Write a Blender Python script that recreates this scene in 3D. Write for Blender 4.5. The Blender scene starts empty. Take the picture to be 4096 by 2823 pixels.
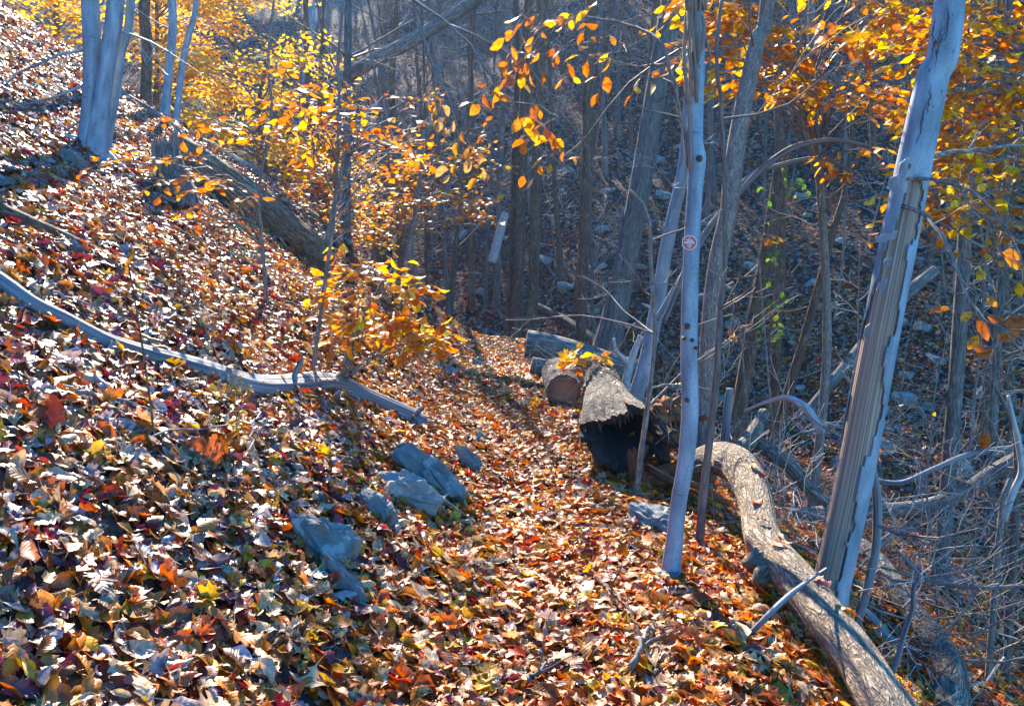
import bpy, math, random
import numpy as np
from mathutils import Vector

SC = bpy.context.scene
COL = SC.collection
R = math.radians
rnd = random.Random(11)
rng = np.random.default_rng(11)

# ------------------------------------------------------------------ camera
W, H, FPX = 1024.0, 705.0, 852.0
CAM = np.array([0.0, 0.0, 1.6])
PITCH = R(7.3)
cam_data = bpy.data.cameras.new('camera')
cam_data.sensor_width = 36.0
cam_data.lens = 36.0 * FPX / W
cam_data.clip_start = 0.05
cam_data.clip_end = 600
cam = bpy.data.objects.new('camera', cam_data)
COL.objects.link(cam)
cam.location = CAM
cam.rotation_euler = (math.pi / 2 - PITCH, 0, 0)
SC.camera = cam

# ------------------------------------------------------------------ light
SUN_AZ, SUN_EL = R(-10), R(35.5)
world = bpy.data.worlds.new('World')
SC.world = world
world.use_nodes = True
wn = world.node_tree
sky = wn.nodes.new('ShaderNodeTexSky')
sky.sky_type = 'NISHITA'
sky.sun_disc = False
sky.sun_elevation = SUN_EL
sky.sun_rotation = SUN_AZ
sky.ozone_density = 6.0
sky.air_density = 1.0
sky.dust_density = 0.3
bg = wn.nodes['Background']
bg.inputs['Strength'].default_value = 0.15
hs_ = wn.nodes.new('ShaderNodeHueSaturation')
hs_.inputs['Saturation'].default_value = 1.9
wn.links.new(sky.outputs[0], hs_.inputs['Color'])
wn.links.new(hs_.outputs[0], bg.inputs['Color'])
sun_data = bpy.data.lights.new('sun', 'SUN')
sun_data.energy = 5.0
sun_data.angle = R(0.55)
sun_data.color = (1.0, 0.90, 0.72)
sun = bpy.data.objects.new('sun', sun_data)
COL.objects.link(sun)
sd = Vector((math.sin(SUN_AZ) * math.cos(SUN_EL), math.cos(SUN_AZ) * math.cos(SUN_EL), math.sin(SUN_EL)))
sun.rotation_euler = (-sd).to_track_quat('-Z', 'Y').to_euler()
sun.location = sd * 60
SC.view_settings.view_transform = 'Standard'
SC.view_settings.look = 'None'
SC.view_settings.exposure = 2.25
SC.view_settings.gamma = 1.0
SC.view_settings.use_curve_mapping = False
SC.render.engine = 'CYCLES'
SC.cycles.max_bounces = 6
SC.cycles.diffuse_bounces = 3
SC.cycles.glossy_bounces = 2
SC.cycles.transmission_bounces = 4
SC.cycles.volume_bounces = 0
SC.cycles.use_denoising = True
SC.cycles.denoiser = 'OPENIMAGEDENOISE'
SC.cycles.use_adaptive_sampling = False
SC.cycles.sample_clamp_indirect = 6.0

# ------------------------------------------------------------------ maths
def softplus(x, k):
    return k * np.logaddexp(0.0, np.asarray(x, float) / k)

def tc(Y):
    return np.interp(Y, [0, 3, 5, 7, 9, 13, 16, 20, 26, 40], [.35, .30, .25, .17, .10, -.1, -.3, -1.2, -3.5, -9])

_wr = np.random.default_rng(5)
WAVES = []
for i in range(26):
    lam = 0.5 * (1.26 ** i) if i < 16 else _wr.uniform(2, 9)
    a = _wr.uniform(0, 6.283)
    WAVES.append((math.cos(a) * 6.283 / lam, math.sin(a) * 6.283 / lam, _wr.uniform(0, 6.283), 0.011 * min(lam, 9) ** 0.85))

def ground(X, Y):
    X = np.asarray(X, float); Y = np.asarray(Y, float)
    c = tc(Y)
    L = c - 0.55 - X
    Rr = X - (c + 0.75)
    # the upper slope: a short steep cut bank, then the even hillside
    hl = 0.74 * softplus(L, 0.16)
    hr = -0.62 * softplus(Rr, 0.25)
    N = hl + hr - 0.66 * softplus(Y - 15.3 + 0.06 * X, 0.8)
    F = -3.9 + 0.70 * softplus(0.94 * Y + 0.34 * X - 15.0, 2.0)
    F = F + 0.5 * np.sin(X * .31 + 1.0) * np.clip((Y - 14) / 20, 0, 1) + 0.35 * np.sin(X * .7 + Y * .5)* np.clip((Y - 14) / 20, 0, 1)
    h = 0.45 * np.logaddexp(N / 0.45, F / 0.45)
    amp = 0.35 + 0.65 * np.clip(np.abs(X - c) - 0.4, 0, 1)
    n = 0
    for kx, ky, ph, a in WAVES:
        n = n + a * np.sin(kx * X + ky * Y + ph)
    return h + amp * n * 0.8

def gz(x, y):
    return float(ground(x, y))

def gnormal(X, Y):
    e = 0.06
    dx = (ground(X + e, Y) - ground(X - e, Y)) / (2 * e)
    dy = (ground(X, Y + e) - ground(X, Y - e)) / (2 * e)
    n = np.stack([-dx, -dy, np.ones_like(dx)], -1)
    return n / np.linalg.norm(n, axis=-1, keepdims=True)

def ray(px, py):
    f = np.array([0, math.cos(PITCH), -math.sin(PITCH)])
    u = np.array([0, math.sin(PITCH), math.cos(PITCH)])
    d = f + (px - W / 2) / FPX * np.array([1.0, 0, 0]) + (H / 2 - py) / FPX * u
    return d / d[1]

def at(px, py, Y):
    """Point seen at pixel (px, py), at distance Y ahead of the camera."""
    return CAM + ray(px, py) * Y

_T = np.concatenate([np.arange(1.2, 12, .01), np.arange(12, 95, .05)])
def hit(px, py):
    """Point of the ground seen at pixel (px, py)."""
    d = ray(px, py)
    P = CAM + d * _T[:, None]
    below = P[:, 2] < ground(P[:, 0], P[:, 1])
    i = int(np.argmax(below)) if below.any() else len(_T) - 1
    return P[i]

def project(P):
    d = np.asarray(P, float) - CAM
    f = np.array([0, math.cos(PITCH), -math.sin(PITCH)]); u = np.array([0, math.sin(PITCH), math.cos(PITCH)])
    z = d @ f
    zz = np.where(z > .05, z, .05)
    return W / 2 + FPX * d[..., 0] / zz, H / 2 - FPX * (d @ u) / zz, z

def vnoise(x, y, seed=0):
    """Smooth value noise on a lattice, vectorised, 0..1."""
    x = np.asarray(x, float); y = np.asarray(y, float)
    xi = np.floor(x).astype(np.int64); yi = np.floor(y).astype(np.int64)
    fx = x - xi; fy = y - yi
    fx = fx * fx * (3 - 2 * fx); fy = fy * fy * (3 - 2 * fy)
    def h(a, b):
        n = (a * 374761393 + b * 668265263 + seed * 974634777) & 0xffffffff
        n = ((n ^ (n >> 13)) * 1274126177) & 0xffffffff
        return ((n ^ (n >> 16)) & 0xffff) / 65535.0
    return (h(xi, yi) * (1 - fx) + h(xi + 1, yi) * fx) * (1 - fy) + (h(xi, yi + 1) * (1 - fx) + h(xi + 1, yi + 1) * fx) * fy

def smooth_path(pts, n):
    """Catmull-Rom through pts (any number of columns), n samples even along the path."""
    P = np.asarray(pts, float)
    if len(P) == 2:
        t = np.linspace(0, 1, n)[:, None]
        return P[0] * (1 - t) + P[1] * t
    Q = np.vstack([2 * P[0] - P[1], P, 2 * P[-1] - P[-2]])
    out = []
    m = 24
    for i in range(1, len(Q) - 2):
        t = np.linspace(0, 1, m, endpoint=False)[:, None]
        a, b, c, d = Q[i - 1], Q[i], Q[i + 1], Q[i + 2]
        out.append(0.5 * (2 * b + (c - a) * t + (2 * a - 5 * b + 4 * c - d) * t ** 2 + (3 * b - a - 3 * c + d) * t ** 3))
    out.append(P[-1:])
    C = np.vstack(out)
    s = np.concatenate([[0], np.cumsum(np.linalg.norm(np.diff(C[:, :3], axis=0), axis=1))])
    q = np.linspace(0, s[-1], n)
    return np.stack([np.interp(q, s, C[:, k]) for k in range(C.shape[1])], 1)

def unit(v):
    v = np.asarray(v, float)
    return v / max(1e-9, np.linalg.norm(v))

# ------------------------------------------------------------------ objects
def props(o, label=None, cat=None, group=None, kind=None):
    if label: o['label'] = label
    if cat: o['category'] = cat
    if group: o['group'] = group
    if kind: o['kind'] = kind
    return o

def empty(name, loc, label, cat, group=None):
    o = bpy.data.objects.new(name, None)
    o.empty_display_size = .2
    COL.objects.link(o)
    o.location = loc
    return props(o, label, cat, group)

def put(name, mesh, parent=None):
    o = bpy.data.objects.new(name, mesh)
    COL.objects.link(o)
    if parent is not None:
        o.parent = parent
        o.location = -Vector(parent.location)      # meshes are written in world coordinates
    return o

class MB:
    def __init__(s):
        s.v = []; s.f = []; s.uv = []; s.mi = []; s.n = 0; s.sm = []
    def add(s, v, f, uv=None, mi=0, smooth=True):
        v = np.asarray(v, float).reshape(-1, 3)
        s.v.append(v)
        s.uv.append(np.zeros((len(v), 2)) if uv is None else np.asarray(uv, float))
        for q in f:
            s.f.append(tuple(int(i) + s.n for i in q))
        s.mi.extend([mi] * len(f)); s.sm.extend([smooth] * len(f))
        s.n += len(v)
    def mesh(s, name, mats):
        me = bpy.data.meshes.new(name)
        V = np.vstack(s.v) if s.v else np.zeros((0, 3))
        me.from_pydata(V.tolist(), [], s.f)
        for m in (mats if isinstance(mats, (list, tuple)) else [mats]):
            me.materials.append(m)
        me.polygons.foreach_set('use_smooth', s.sm)
        me.polygons.foreach_set('material_index', s.mi)
        UV = np.vstack(s.uv) if s.uv else np.zeros((0, 2))
        li = np.empty(len(me.loops), dtype=np.int32)
        me.loops.foreach_get('vertex_index', li)
        l = me.uv_layers.new(name='UVMap')
        l.data.foreach_set('uv', UV[li].ravel())
        me.update()
        return me
    def build(s, name, mats, parent=None):
        return put(name, s.mesh(name, mats), parent)

def frames(P):
    T = np.gradient(P, axis=0)
    T /= np.maximum(1e-9, np.linalg.norm(T, axis=1, keepdims=True))
    a = np.array([1.0, 0, 0]) if abs(T[0, 0]) < .8 else np.array([0, 1.0, 0])
    A = np.zeros_like(P); B = np.zeros_like(P)
    for i in range(len(P)):
        a = a - T[i] * (a @ T[i]); a = a / max(1e-9, np.linalg.norm(a))
        A[i] = a; B[i] = np.cross(T[i], a)
    return T, A, B

def tube(mb, P, r, sides=6, relief=None, cap=True, mi=0, vo=0.0):
    """Tube along P; r is one radius per point, relief (n, sides) multiplies it."""
    P = np.asarray(P, float); n = len(P)
    r = np.broadcast_to(np.asarray(r, float), (n,))
    T, A, B = frames(P)
    th = np.linspace(0, 2 * math.pi, sides, endpoint=False)
    rr = r[:, None] * (np.ones((n, sides)) if relief is None else relief)
    V = P[:, None, :] + rr[..., None] * (np.cos(th)[None, :, None] * A[:, None, :] + np.sin(th)[None, :, None] * B[:, None, :])
    s = np.concatenate([[0], np.cumsum(np.linalg.norm(np.diff(P, axis=0), axis=1))]) + vo
    tri = np.abs(((th / (2 * math.pi)) * 2 + 1) % 2 - 1)            # mirrored round the trunk: no seam
    rm = float(np.max(r))
    uv = np.stack([np.broadcast_to(tri[None, :] * math.pi * rm, (n, sides)), np.broadcast_to(s[:, None], (n, sides))], -1)
    idx = np.arange(n * sides).reshape(n, sides)
    nx = np.roll(idx, -1, 1)
    f = np.stack([idx[:-1], nx[:-1], nx[1:], idx[1:]], -1).reshape(-1, 4).tolist()
    if cap:
        f.append(list(idx[0][::-1])); f.append(list(idx[-1]))
    mb.add(V.reshape(-1, 3), f, uv.reshape(-1, 2), mi)
    return V

def bark_relief(n, sides, r, length, amp, seed, fu=6, fv=5.0, flute=0.0):
    """Multiplier for tube radii: long ridges, or gentle fluting for smooth bark."""
    th = np.linspace(0, 2 * math.pi, sides, endpoint=False)
    v = np.linspace(0, length, n)[:, None]
    c, s_ = np.cos(th)[None], np.sin(th)[None]
    a = vnoise(c * fu + 9, s_ * fu + v * fv * .35 + 5, seed) * .6 + vnoise(c * fu * 2.1, s_ * fu * 2.1 + v * fv, seed + 3) * .4
    low = vnoise(c * .9 + 3, s_ * .9 + v * .8, seed + 7) - .5
    return 1 + (a - .5) * 2 * amp + low * 2 * flute

# ------------------------------------------------------------------ materials
def newmat(name):
    m = bpy.data.materials.new(name); m.use_nodes = True
    nt = m.node_tree
    return m, nt, nt.nodes['Principled BSDF'], nt.nodes['Material Output']

def node(nt, t, **kw):
    n = nt.nodes.new(t)
    for k, v in kw.items():
        if k.startswith('i_'):
            n.inputs[k[2:].replace('_', ' ')].default_value = v
        else:
            setattr(n, k, v)
    return n

def ramp(nt, fac, stops, interp='LINEAR'):
    n = nt.nodes.new('ShaderNodeValToRGB')
    cr = n.color_ramp; cr.interpolation = interp
    while len(cr.elements) < len(stops): cr.elements.new(0.5)
    for e, (p, c) in zip(cr.elements, stops):
        e.position = p; e.color = (*c, 1)
    nt.links.new(fac, n.inputs[0])
    return n.outputs[0]

def mix(nt, fac, a, b, mode='MIX'):
    n = nt.nodes.new('ShaderNodeMix'); n.data_type = 'RGBA'; n.blend_type = mode
    for sck, val in ((n.inputs[0], fac), (n.inputs[6], a), (n.inputs[7], b)):
        if hasattr(val, 'is_linked') or isinstance(val, bpy.types.NodeSocket): nt.links.new(val, sck)
        else: sck.default_value = val if not isinstance(val, tuple) else (*val, 1)
    return n.outputs[2]

def bump(nt, p, height, strength, dist=0.02):
    b = node(nt, 'ShaderNodeBump'); b.inputs['Strength'].default_value = strength; b.inputs['Distance'].default_value = dist
    nt.links.new(height, b.inputs['Height']); nt.links.new(b.outputs[0], p.inputs['Normal'])

def uvmap(nt, sx, sy, random_off=True):
    tcn = node(nt, 'ShaderNodeTexCoord')
    mp = node(nt, 'ShaderNodeMapping'); mp.inputs['Scale'].default_value = (sx, sy, 1)
    nt.links.new(tcn.outputs['UV'], mp.inputs[0])
    if random_off:
        oi = node(nt, 'ShaderNodeObjectInfo'); cx = node(nt, 'ShaderNodeCombineXYZ')
        ml = node(nt, 'ShaderNodeMath', operation='MULTIPLY'); ml.inputs[1].default_value = 37.0
        nt.links.new(oi.outputs['Random'], ml.inputs[0])
        nt.links.new(ml.outputs[0], cx.inputs[1]); nt.links.new(ml.outputs[0], cx.inputs[2])
        nt.links.new(cx.outputs[0], mp.inputs['Location'])
    return mp.outputs[0]

def leaf_material(name, cols, trans=.35, rough=.5, spec=.5, vein=.35, tcol=1.25):
    m, nt, p, out = newmat(name)
    oi = node(nt, 'ShaderNodeObjectInfo')
    tot = sum(w for w, c in cols); acc = 0; st = []
    for w, c in cols:
        st.append((acc / tot, c)); acc += w
    col = ramp(nt, oi.outputs['Random'], st, 'CONSTANT')
    uv = uvmap(nt, 1, 1, False)
    sep = node(nt, 'ShaderNodeSeparateXYZ'); nt.links.new(uv, sep.inputs[0])
    # midrib and side veins from the leaf's own coordinates
    ab = node(nt, 'ShaderNodeMath', operation='ABSOLUTE'); nt.links.new(sep.outputs[0], ab.inputs[0])
    lt = node(nt, 'ShaderNodeMath', operation='LESS_THAN'); lt.inputs[1].default_value = .018; nt.links.new(ab.outputs[0], lt.inputs[0])
    sb = node(nt, 'ShaderNodeMath', operation='SUBTRACT'); nt.links.new(sep.outputs[1], sb.inputs[0]); nt.links.new(ab.outputs[0], sb.inputs[1])
    ml = node(nt, 'ShaderNodeMath', operation='MULTIPLY'); ml.inputs[1].default_value = 52; nt.links.new(sb.outputs[0], ml.inputs[0])
    sn = node(nt, 'ShaderNodeMath', operation='SINE'); nt.links.new(ml.outputs[0], sn.inputs[0])
    gt = node(nt, 'ShaderNodeMath', operation='GREATER_THAN'); gt.inputs[1].default_value = .9; nt.links.new(sn.outputs[0], gt.inputs[0])
    mx = node(nt, 'ShaderNodeMath', operation='MAXIMUM'); nt.links.new(lt.outputs[0], mx.inputs[0]); nt.links.new(gt.outputs[0], mx.inputs[1])
    fv = node(nt, 'ShaderNodeMath', operation='MULTIPLY'); fv.inputs[1].default_value = vein; nt.links.new(mx.outputs[0], fv.inputs[0])
    # blotches of age on the blade
    tg = node(nt, 'ShaderNodeTexCoord')
    nz = node(nt, 'ShaderNodeTexNoise'); nz.inputs['Scale'].default_value = 5; nz.inputs['Detail'].default_value = 4
    vm = node(nt, 'ShaderNodeVectorMath', operation='ADD'); nt.links.new(tg.outputs['Object'], vm.inputs[0]); nt.links.new(oi.outputs['Location'], vm.inputs[1])
    nt.links.new(vm.outputs[0], nz.inputs['Vector'])
    blo = ramp(nt, nz.outputs['Fac'], [(.30, (.45, .42, .40)), (.55, (1, 1, 1)), (.75, (1.25, 1.2, 1.1))])
    c1 = mix(nt, 1.0, col, blo, 'MULTIPLY')
    hs = node(nt, 'ShaderNodeHueSaturation'); hs.inputs['Value'].default_value = .55; nt.links.new(c1, hs.inputs['Color'])
    c2 = mix(nt, fv.outputs[0], c1, hs.outputs[0])
    rich = node(nt, 'ShaderNodeHueSaturation'); rich.inputs['Saturation'].default_value = 1.18; nt.links.new(c2, rich.inputs['Color']); c2 = rich.outputs[0]
    nt.links.new(c2, p.inputs['Base Color'])
    p.inputs['Roughness'].default_value = rough
    p.inputs['Specular IOR Level'].default_value = spec
    bump(nt, p, sn.outputs[0], .12, .01)
    tr = node(nt, 'ShaderNodeBsdfTranslucent')
    hs2 = node(nt, 'ShaderNodeHueSaturation'); hs2.inputs['Saturation'].default_value = 1.15; hs2.inputs['Value'].default_value = tcol
    nt.links.new(c2, hs2.inputs['Color']); nt.links.new(hs2.outputs[0], tr.inputs['Color'])
    ms = node(nt, 'ShaderNodeMixShader'); ms.inputs[0].default_value = trans
    nt.links.new(p.outputs[0], ms.inputs[1]); nt.links.new(tr.outputs[0], ms.inputs[2]); nt.links.new(ms.outputs[0], out.inputs['Surface'])
    return m

TAN, PALE, BROWN, DARK = (.40, .18, .07), (.56, .37, .23), (.19, .07, .025), (.075, .03, .025)
RUST, ORNG, GOLD, PLUM = (.42, .085, .015), (.64, .17, .012), (.70, .36, .03), (.18, .05, .06)
GREY, RED, OCHR = (.33, .25, .24), (.38, .035, .012), (.48, .25, .04)
M = {}
M['litter_slope'] = leaf_material('litter_slope', [(4, TAN), (3.4, PALE), (4.5, BROWN), (3, DARK), (4.5, RUST), (1.8, ORNG), (3.4, PLUM), (3, GREY), (1.2, (.32, .27, .31)), (1.8, RED), (.5, GOLD), (1, OCHR), (2, (.42, .31, .22)), (1.5, (.24, .13, .08))], .26, .42, .5)  # lavender-grey share puts the slope's blue shade into the leaf colours
M['litter_trail'] = leaf_material('litter_trail', [(3, TAN), (5.5, PALE), (2.5, BROWN), (1, DARK), (5, RUST), (5.5, ORNG), (1.4, PLUM), (1.0, GREY), (2.4, RED), (1.6, GOLD), (1.2, OCHR), (2, (.5, .36, .24))], .32, .48, .35)  # large PALE share paints in white sun highlights along the trail
M['litter_far'] = leaf_material('litter_far', [(3, TAN), (2.5, (.46, .30, .20)), (3, BROWN), (1.5, DARK), (4, RUST), (1.6, ORNG), (2.5, PLUM), (1, GREY), (1.4, RED)], .22, .75, .12, vein=0)
M['beech_orange'] = leaf_material('beech_orange', [(3, (.62, .22, .03)), (3, (.52, .15, .03)), (2, (.72, .34, .05)), (2, (.45, .14, .05)), (1, (.78, .45, .08))], .52, .45, .4, .2, 1.35)
M['beech_yellow'] = leaf_material('beech_yellow', [(3, (.78, .44, .03)), (3, (.72, .30, .02)), (2.5, (.62, .20, .02)), (1.5, (.80, .58, .05)), (1.5, (.55, .15, .03))], .52, .45, .4, .2, 1.35)
M['beech_amber'] = leaf_material('beech_amber', [(3, (.70, .30, .02)), (3, (.62, .20, .02)), (2, (.78, .42, .03)), (1, (.5, .14, .02))], .55, .45, .4, .2, 1.4)
M['beech_gold'] = leaf_material('beech_gold', [(3, (.85, .56, .08)), (3.5, (.85, .44, .06)), (2.5, (.87, .70, .26)), (2.2, (.78, .32, .05))], .66, .5, .35, .1, 1.12)  # tones lightened toward pale yellow to imitate sun glow in the crowns
M['green_leaf'] = leaf_material('green_leaf', [(2, (.13, .24, .03)), (2, (.20, .30, .04)), (1, (.32, .34, .05))], .4, .4, .5, .2, 1.3)
M['dead_leaf'] = leaf_material('dead_leaf', [(2, (.46, .30, .17)), (2, (.38, .20, .09)), (1, (.55, .28, .08))], .4, .5, .4)
M['oak_purple'] = leaf_material('oak_purple', [(1, (.21, .075, .065))], .15, .45, .45)
M['leaf_amber'] = leaf_material('leaf_amber', [(1, (.55, .16, .02)), (1, (.62, .26, .03)), (1, (.46, .10, .02))], .42, .45, .4)

def beech_bark():
    m, nt, p, out = newmat('beech_bark')
    v = uvmap(nt, 1, 1)
    def nz(sx, sy, sc, det=5):
        mp = node(nt, 'ShaderNodeMapping'); mp.inputs['Scale'].default_value = (sx, sy, 1); nt.links.new(v, mp.inputs[0])
        n = node(nt, 'ShaderNodeTexNoise'); n.inputs['Scale'].default_value = sc; n.inputs['Detail'].default_value = det
        nt.links.new(mp.outputs[0], n.inputs['Vector']); return n.outputs['Fac']
    base = ramp(nt, nz(1, .45, 9), [(.3, (.12, .145, .17)), (.5, (.20, .245, .285)), (.7, (.30, .35, .385))])
    speck = ramp(nt, nz(1, 1, 130, 2), [(.30, (.35, .35, .36)), (.42, (1, 1, 1))])
    rings = ramp(nt, nz(.25, 3.0, 12, 3), [(.26, (.5, .5, .5)), (.34, (1, 1, 1))])
    vo = node(nt, 'ShaderNodeTexVoronoi'); vo.inputs['Scale'].default_value = 9; nt.links.new(v, vo.inputs['Vector'])
    knots = ramp(nt, vo.outputs['Distance'], [(.05, (.25, .22, .2)), (.11, (1, 1, 1))])
    c = mix(nt, 1, base, speck, 'MULTIPLY'); c = mix(nt, .8, c, rings, 'MULTIPLY'); c = mix(nt, .75, c, knots, 'MULTIPLY')
    nt.links.new(c, p.inputs['Base Color'])
    p.inputs['Roughness'].default_value = .6; p.inputs['Specular IOR Level'].default_value = .35
    bump(nt, p, c, .5, .006)
    return m

def furrow_bark(name, dark, mid, lite, su=30, sv=7, strength=1.0, dist=.02):
    m, nt, p, out = newmat(name)
    v = uvmap(nt, su, sv)
    def nz(mx, my, sc, det, rg=.6, dst=0.0):
        mp = node(nt, 'ShaderNodeMapping'); mp.inputs['Scale'].default_value = (mx, my, 1); nt.links.new(v, mp.inputs[0])
        n = node(nt, 'ShaderNodeTexNoise'); n.inputs['Scale'].default_value = sc; n.inputs['Detail'].default_value = det; n.inputs['Roughness'].default_value = rg; n.inputs['Distortion'].default_value = dst
        nt.links.new(mp.outputs[0], n.inputs['Vector']); return n.outputs['Fac']
    def math_(op, x, y):
        n = node(nt, 'ShaderNodeMath', operation=op)
        for k, val in enumerate((x, y)):
            if isinstance(val, (int, float)): n.inputs[k].default_value = val
            elif val is not None: nt.links.new(val, n.inputs[k])
        return n.outputs[0]
    ridge = math_('ABSOLUTE', math_('SUBTRACT', nz(1, .55, .9, 3, .5, .8), .5), None)          # winding furrows
    ridge = math_('MINIMUM', math_('MULTIPLY', ridge, 6.5), 1.0)
    cross = math_('MINIMUM', math_('MULTIPLY', math_('ABSOLUTE', math_('SUBTRACT', nz(.55, 1.1, 1.1, 2, .5, .5), .52), None), 11.0), 1.0)
    fine = nz(1, .6, 2.6, 8, .68)
    plates = math_('MULTIPLY', ridge, math_('ADD', math_('MULTIPLY', cross, .45), .55))
    hm_ = math_('ADD', math_('MULTIPLY', plates, .5), math_('MULTIPLY', fine, .6))
    class _O: outputs = [hm_]
    hm = _O
    c = ramp(nt, hm.outputs[0], [(.22, dark), (.52, mid), (.85, lite)])
    big = node(nt, 'ShaderNodeTexNoise'); big.inputs['Scale'].default_value = .22; big.inputs['Detail'].default_value = 3; nt.links.new(v, big.inputs['Vector'])
    bc = ramp(nt, big.outputs['Fac'], [(.3, (.62, .62, .66)), (.6, (1.05, 1.0, .95))])
    c = mix(nt, 1, c, bc, 'MULTIPLY')
    nt.links.new(c, p.inputs['Base Color'])
    p.inputs['Roughness'].default_value = .8; p.inputs['Specular IOR Level'].default_value = .25
    bump(nt, p, hm.outputs[0], strength, dist)
    return m

def grain_wood(name, stops, su=60, sv=2.2, strength=.7, dist=.008, rough=.7):
    m, nt, p, out = newmat(name)
    v = uvmap(nt, su, sv)
    n = node(nt, 'ShaderNodeTexNoise'); n.inputs['Scale'].default_value = 1; n.inputs['Detail'].default_value = 6; n.inputs['Roughness'].default_value = .6; n.inputs['Distortion'].default_value = .12
    nt.links.new(v, n.inputs['Vector'])
    c = ramp(nt, n.outputs['Fac'], stops)
    nt.links.new(c, p.inputs['Base Color']); p.inputs['Roughness'].default_value = rough; p.inputs['Specular IOR Level'].default_value = .3
    bump(nt, p, n.outputs['Fac'], strength, dist)
    return m

M['beech'] = beech_bark()
M['bark_brown'] = furrow_bark('bark_brown', (.04, .022, .014), (.19, .11, .065), (.32, .21, .14), 34, 13)
M['bark_grey'] = furrow_bark('bark_grey', (.05, .042, .04), (.19, .16, .14), (.33, .29, .26))
M['bark_rough'] = furrow_bark('bark_rough', (.05, .036, .03), (.24, .19, .15), (.42, .36, .29), 36, 15, 1.0, .03)
M['bark_brown_lit'] = furrow_bark('bark_brown_lit', (.06, .032, .02), (.27, .155, .09), (.44, .29, .19), 34, 13, 1.0, .03)  # lighter copy of bark_brown, brightened to offset the fallen log's self-shadow
M['bark_dark'] = furrow_bark('bark_dark', (.03, .024, .02), (.14, .115, .09), (.34, .30, .25), 34, 13, 1.0, .035)
M['bark_pale'] = furrow_bark('bark_pale', (.10, .07, .05), (.35, .26, .18), (.55, .44, .33), 40, 16, 1.0, .03)
M['bark_thin'] = furrow_bark('bark_thin', (.06, .05, .045), (.22, .19, .165), (.36, .32, .29), 90, 30, .5, .004)
M['driftwood'] = grain_wood('driftwood', [(.30, (.03, .028, .032)), (.47, (.15, .15, .165)), (.60, (.24, .24, .255)), (.75, (.40, .39, .38))], 60, 1.6, 1.0, .02)
M['torn_wood'] = grain_wood('torn_wood', [(.3, (.09, .06, .05)), (.48, (.27, .185, .135)), (.7, (.46, .36, .29))], 120, .7, .9, .01)
M['rotten_wood'] = grain_wood('rotten_wood', [(.3, (.03, .012, .008)), (.5, (.17, .055, .02)), (.75, (.34, .13, .05))], 40, 5, 1.0, .02, .85)
M['hollow_dark'] = grain_wood('hollow_dark', [(.3, (.012, .009, .008)), (.6, (.04, .028, .022)), (.8, (.09, .06, .045))], 30, 4, .8, .02, .9)  # near-black tone carries the shade inside hollows in the wood colour
M['pale_twig'] = grain_wood('pale_twig', [(.3, (.20, .17, .15)), (.55, (.38, .34, .31)), (.8, (.52, .49, .46))], 30, 9, .4, .004)
M['dark_twig'] = grain_wood('dark_twig', [(.3, (.055, .04, .035)), (.55, (.13, .10, .085)), (.8, (.24, .20, .18))], 30, 9, .4, .004)

def cut_face():
    m, nt, p, out = newmat('cut_face')
    tg = node(nt, 'ShaderNodeTexCoord'); v = tg.outputs['UV']
    ln = node(nt, 'ShaderNodeVectorMath', operation='LENGTH'); nt.links.new(v, ln.inputs[0])
    n = node(nt, 'ShaderNodeTexNoise'); n.inputs['Scale'].default_value = 5; n.inputs['Detail'].default_value = 5; nt.links.new(v, n.inputs['Vector'])
    ma = node(nt, 'ShaderNodeMath', operation='MULTIPLY_ADD'); ma.inputs[1].default_value = .22; nt.links.new(n.outputs['Fac'], ma.inputs[0]); nt.links.new(ln.outputs['Value'], ma.inputs[2])
    m2 = node(nt, 'ShaderNodeMath', operation='MULTIPLY'); m2.inputs[1].default_value = 70; nt.links.new(ma.outputs[0], m2.inputs[0])
    s = node(nt, 'ShaderNodeMath', operation='SINE'); nt.links.new(m2.outputs[0], s.inputs[0])
    rg = ramp(nt, s.outputs[0], [(.0, (.72, .72, .72)), (.7, (1, 1, 1))])
    base = ramp(nt, ma.outputs[0], [(.1, (.34, .19, .10)), (.55, (.30, .17, .09)), (1.0, (.14, .075, .05))])
    nt.links.new(mix(nt, .7, base, rg, 'MULTIPLY'), p.inputs['Base Color']); p.inputs['Roughness'].default_value = .8
    bump(nt, p, n.outputs['Fac'], .6, .01)
    return m
M['cut_face'] = cut_face()

def stone(name, a, b, lichen, moss):
    m, nt, p, out = newmat(name)
    tg = node(nt, 'ShaderNodeTexCoord'); oi = node(nt, 'ShaderNodeObjectInfo')
    vm = node(nt, 'ShaderNodeVectorMath', operation='ADD'); nt.links.new(tg.outputs['Object'], vm.inputs[0]); nt.links.new(oi.outputs['Location'], vm.inputs[1]); v = vm.outputs[0]
    def nz(sc, det, rg=.6):
        n = node(nt, 'ShaderNodeTexNoise'); n.inputs['Scale'].default_value = sc; n.inputs['Detail'].default_value = det; n.inputs['Roughness'].default_value = rg
        nt.links.new(v, n.inputs['Vector']); return n.outputs['Fac']
    big = nz(7, 10, .75)
    c = ramp(nt, big, [(.3, a), (.7, b)])
    lf = ramp(nt, nz(11, 3), [(.56, (0, 0, 0)), (.62, (1, 1, 1))])
    c = mix(nt, lf, c, lichen)
    mf = ramp(nt, nz(4.5, 6, .75), [(.58, (0, 0, 0)), (.66, (1, 1, 1))])
    c = mix(nt, mf, c, moss)
    nt.links.new(c, p.inputs['Base Color']); p.inputs['Roughness'].default_value = .75; p.inputs['Specular IOR Level'].default_value = .4
    bump(nt, p, nz(16, 12, .78), 1.0, .06)
    return m
M['stone'] = stone('stone', (.15, .15, .145), (.38, .37, .345), (.46, .47, .44), (.10, .13, .035))
M['stone_pale'] = stone('stone_pale', (.24, .23, .22), (.44, .42, .38), (.50, .48, .42), (.26, .25, .20))

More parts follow.
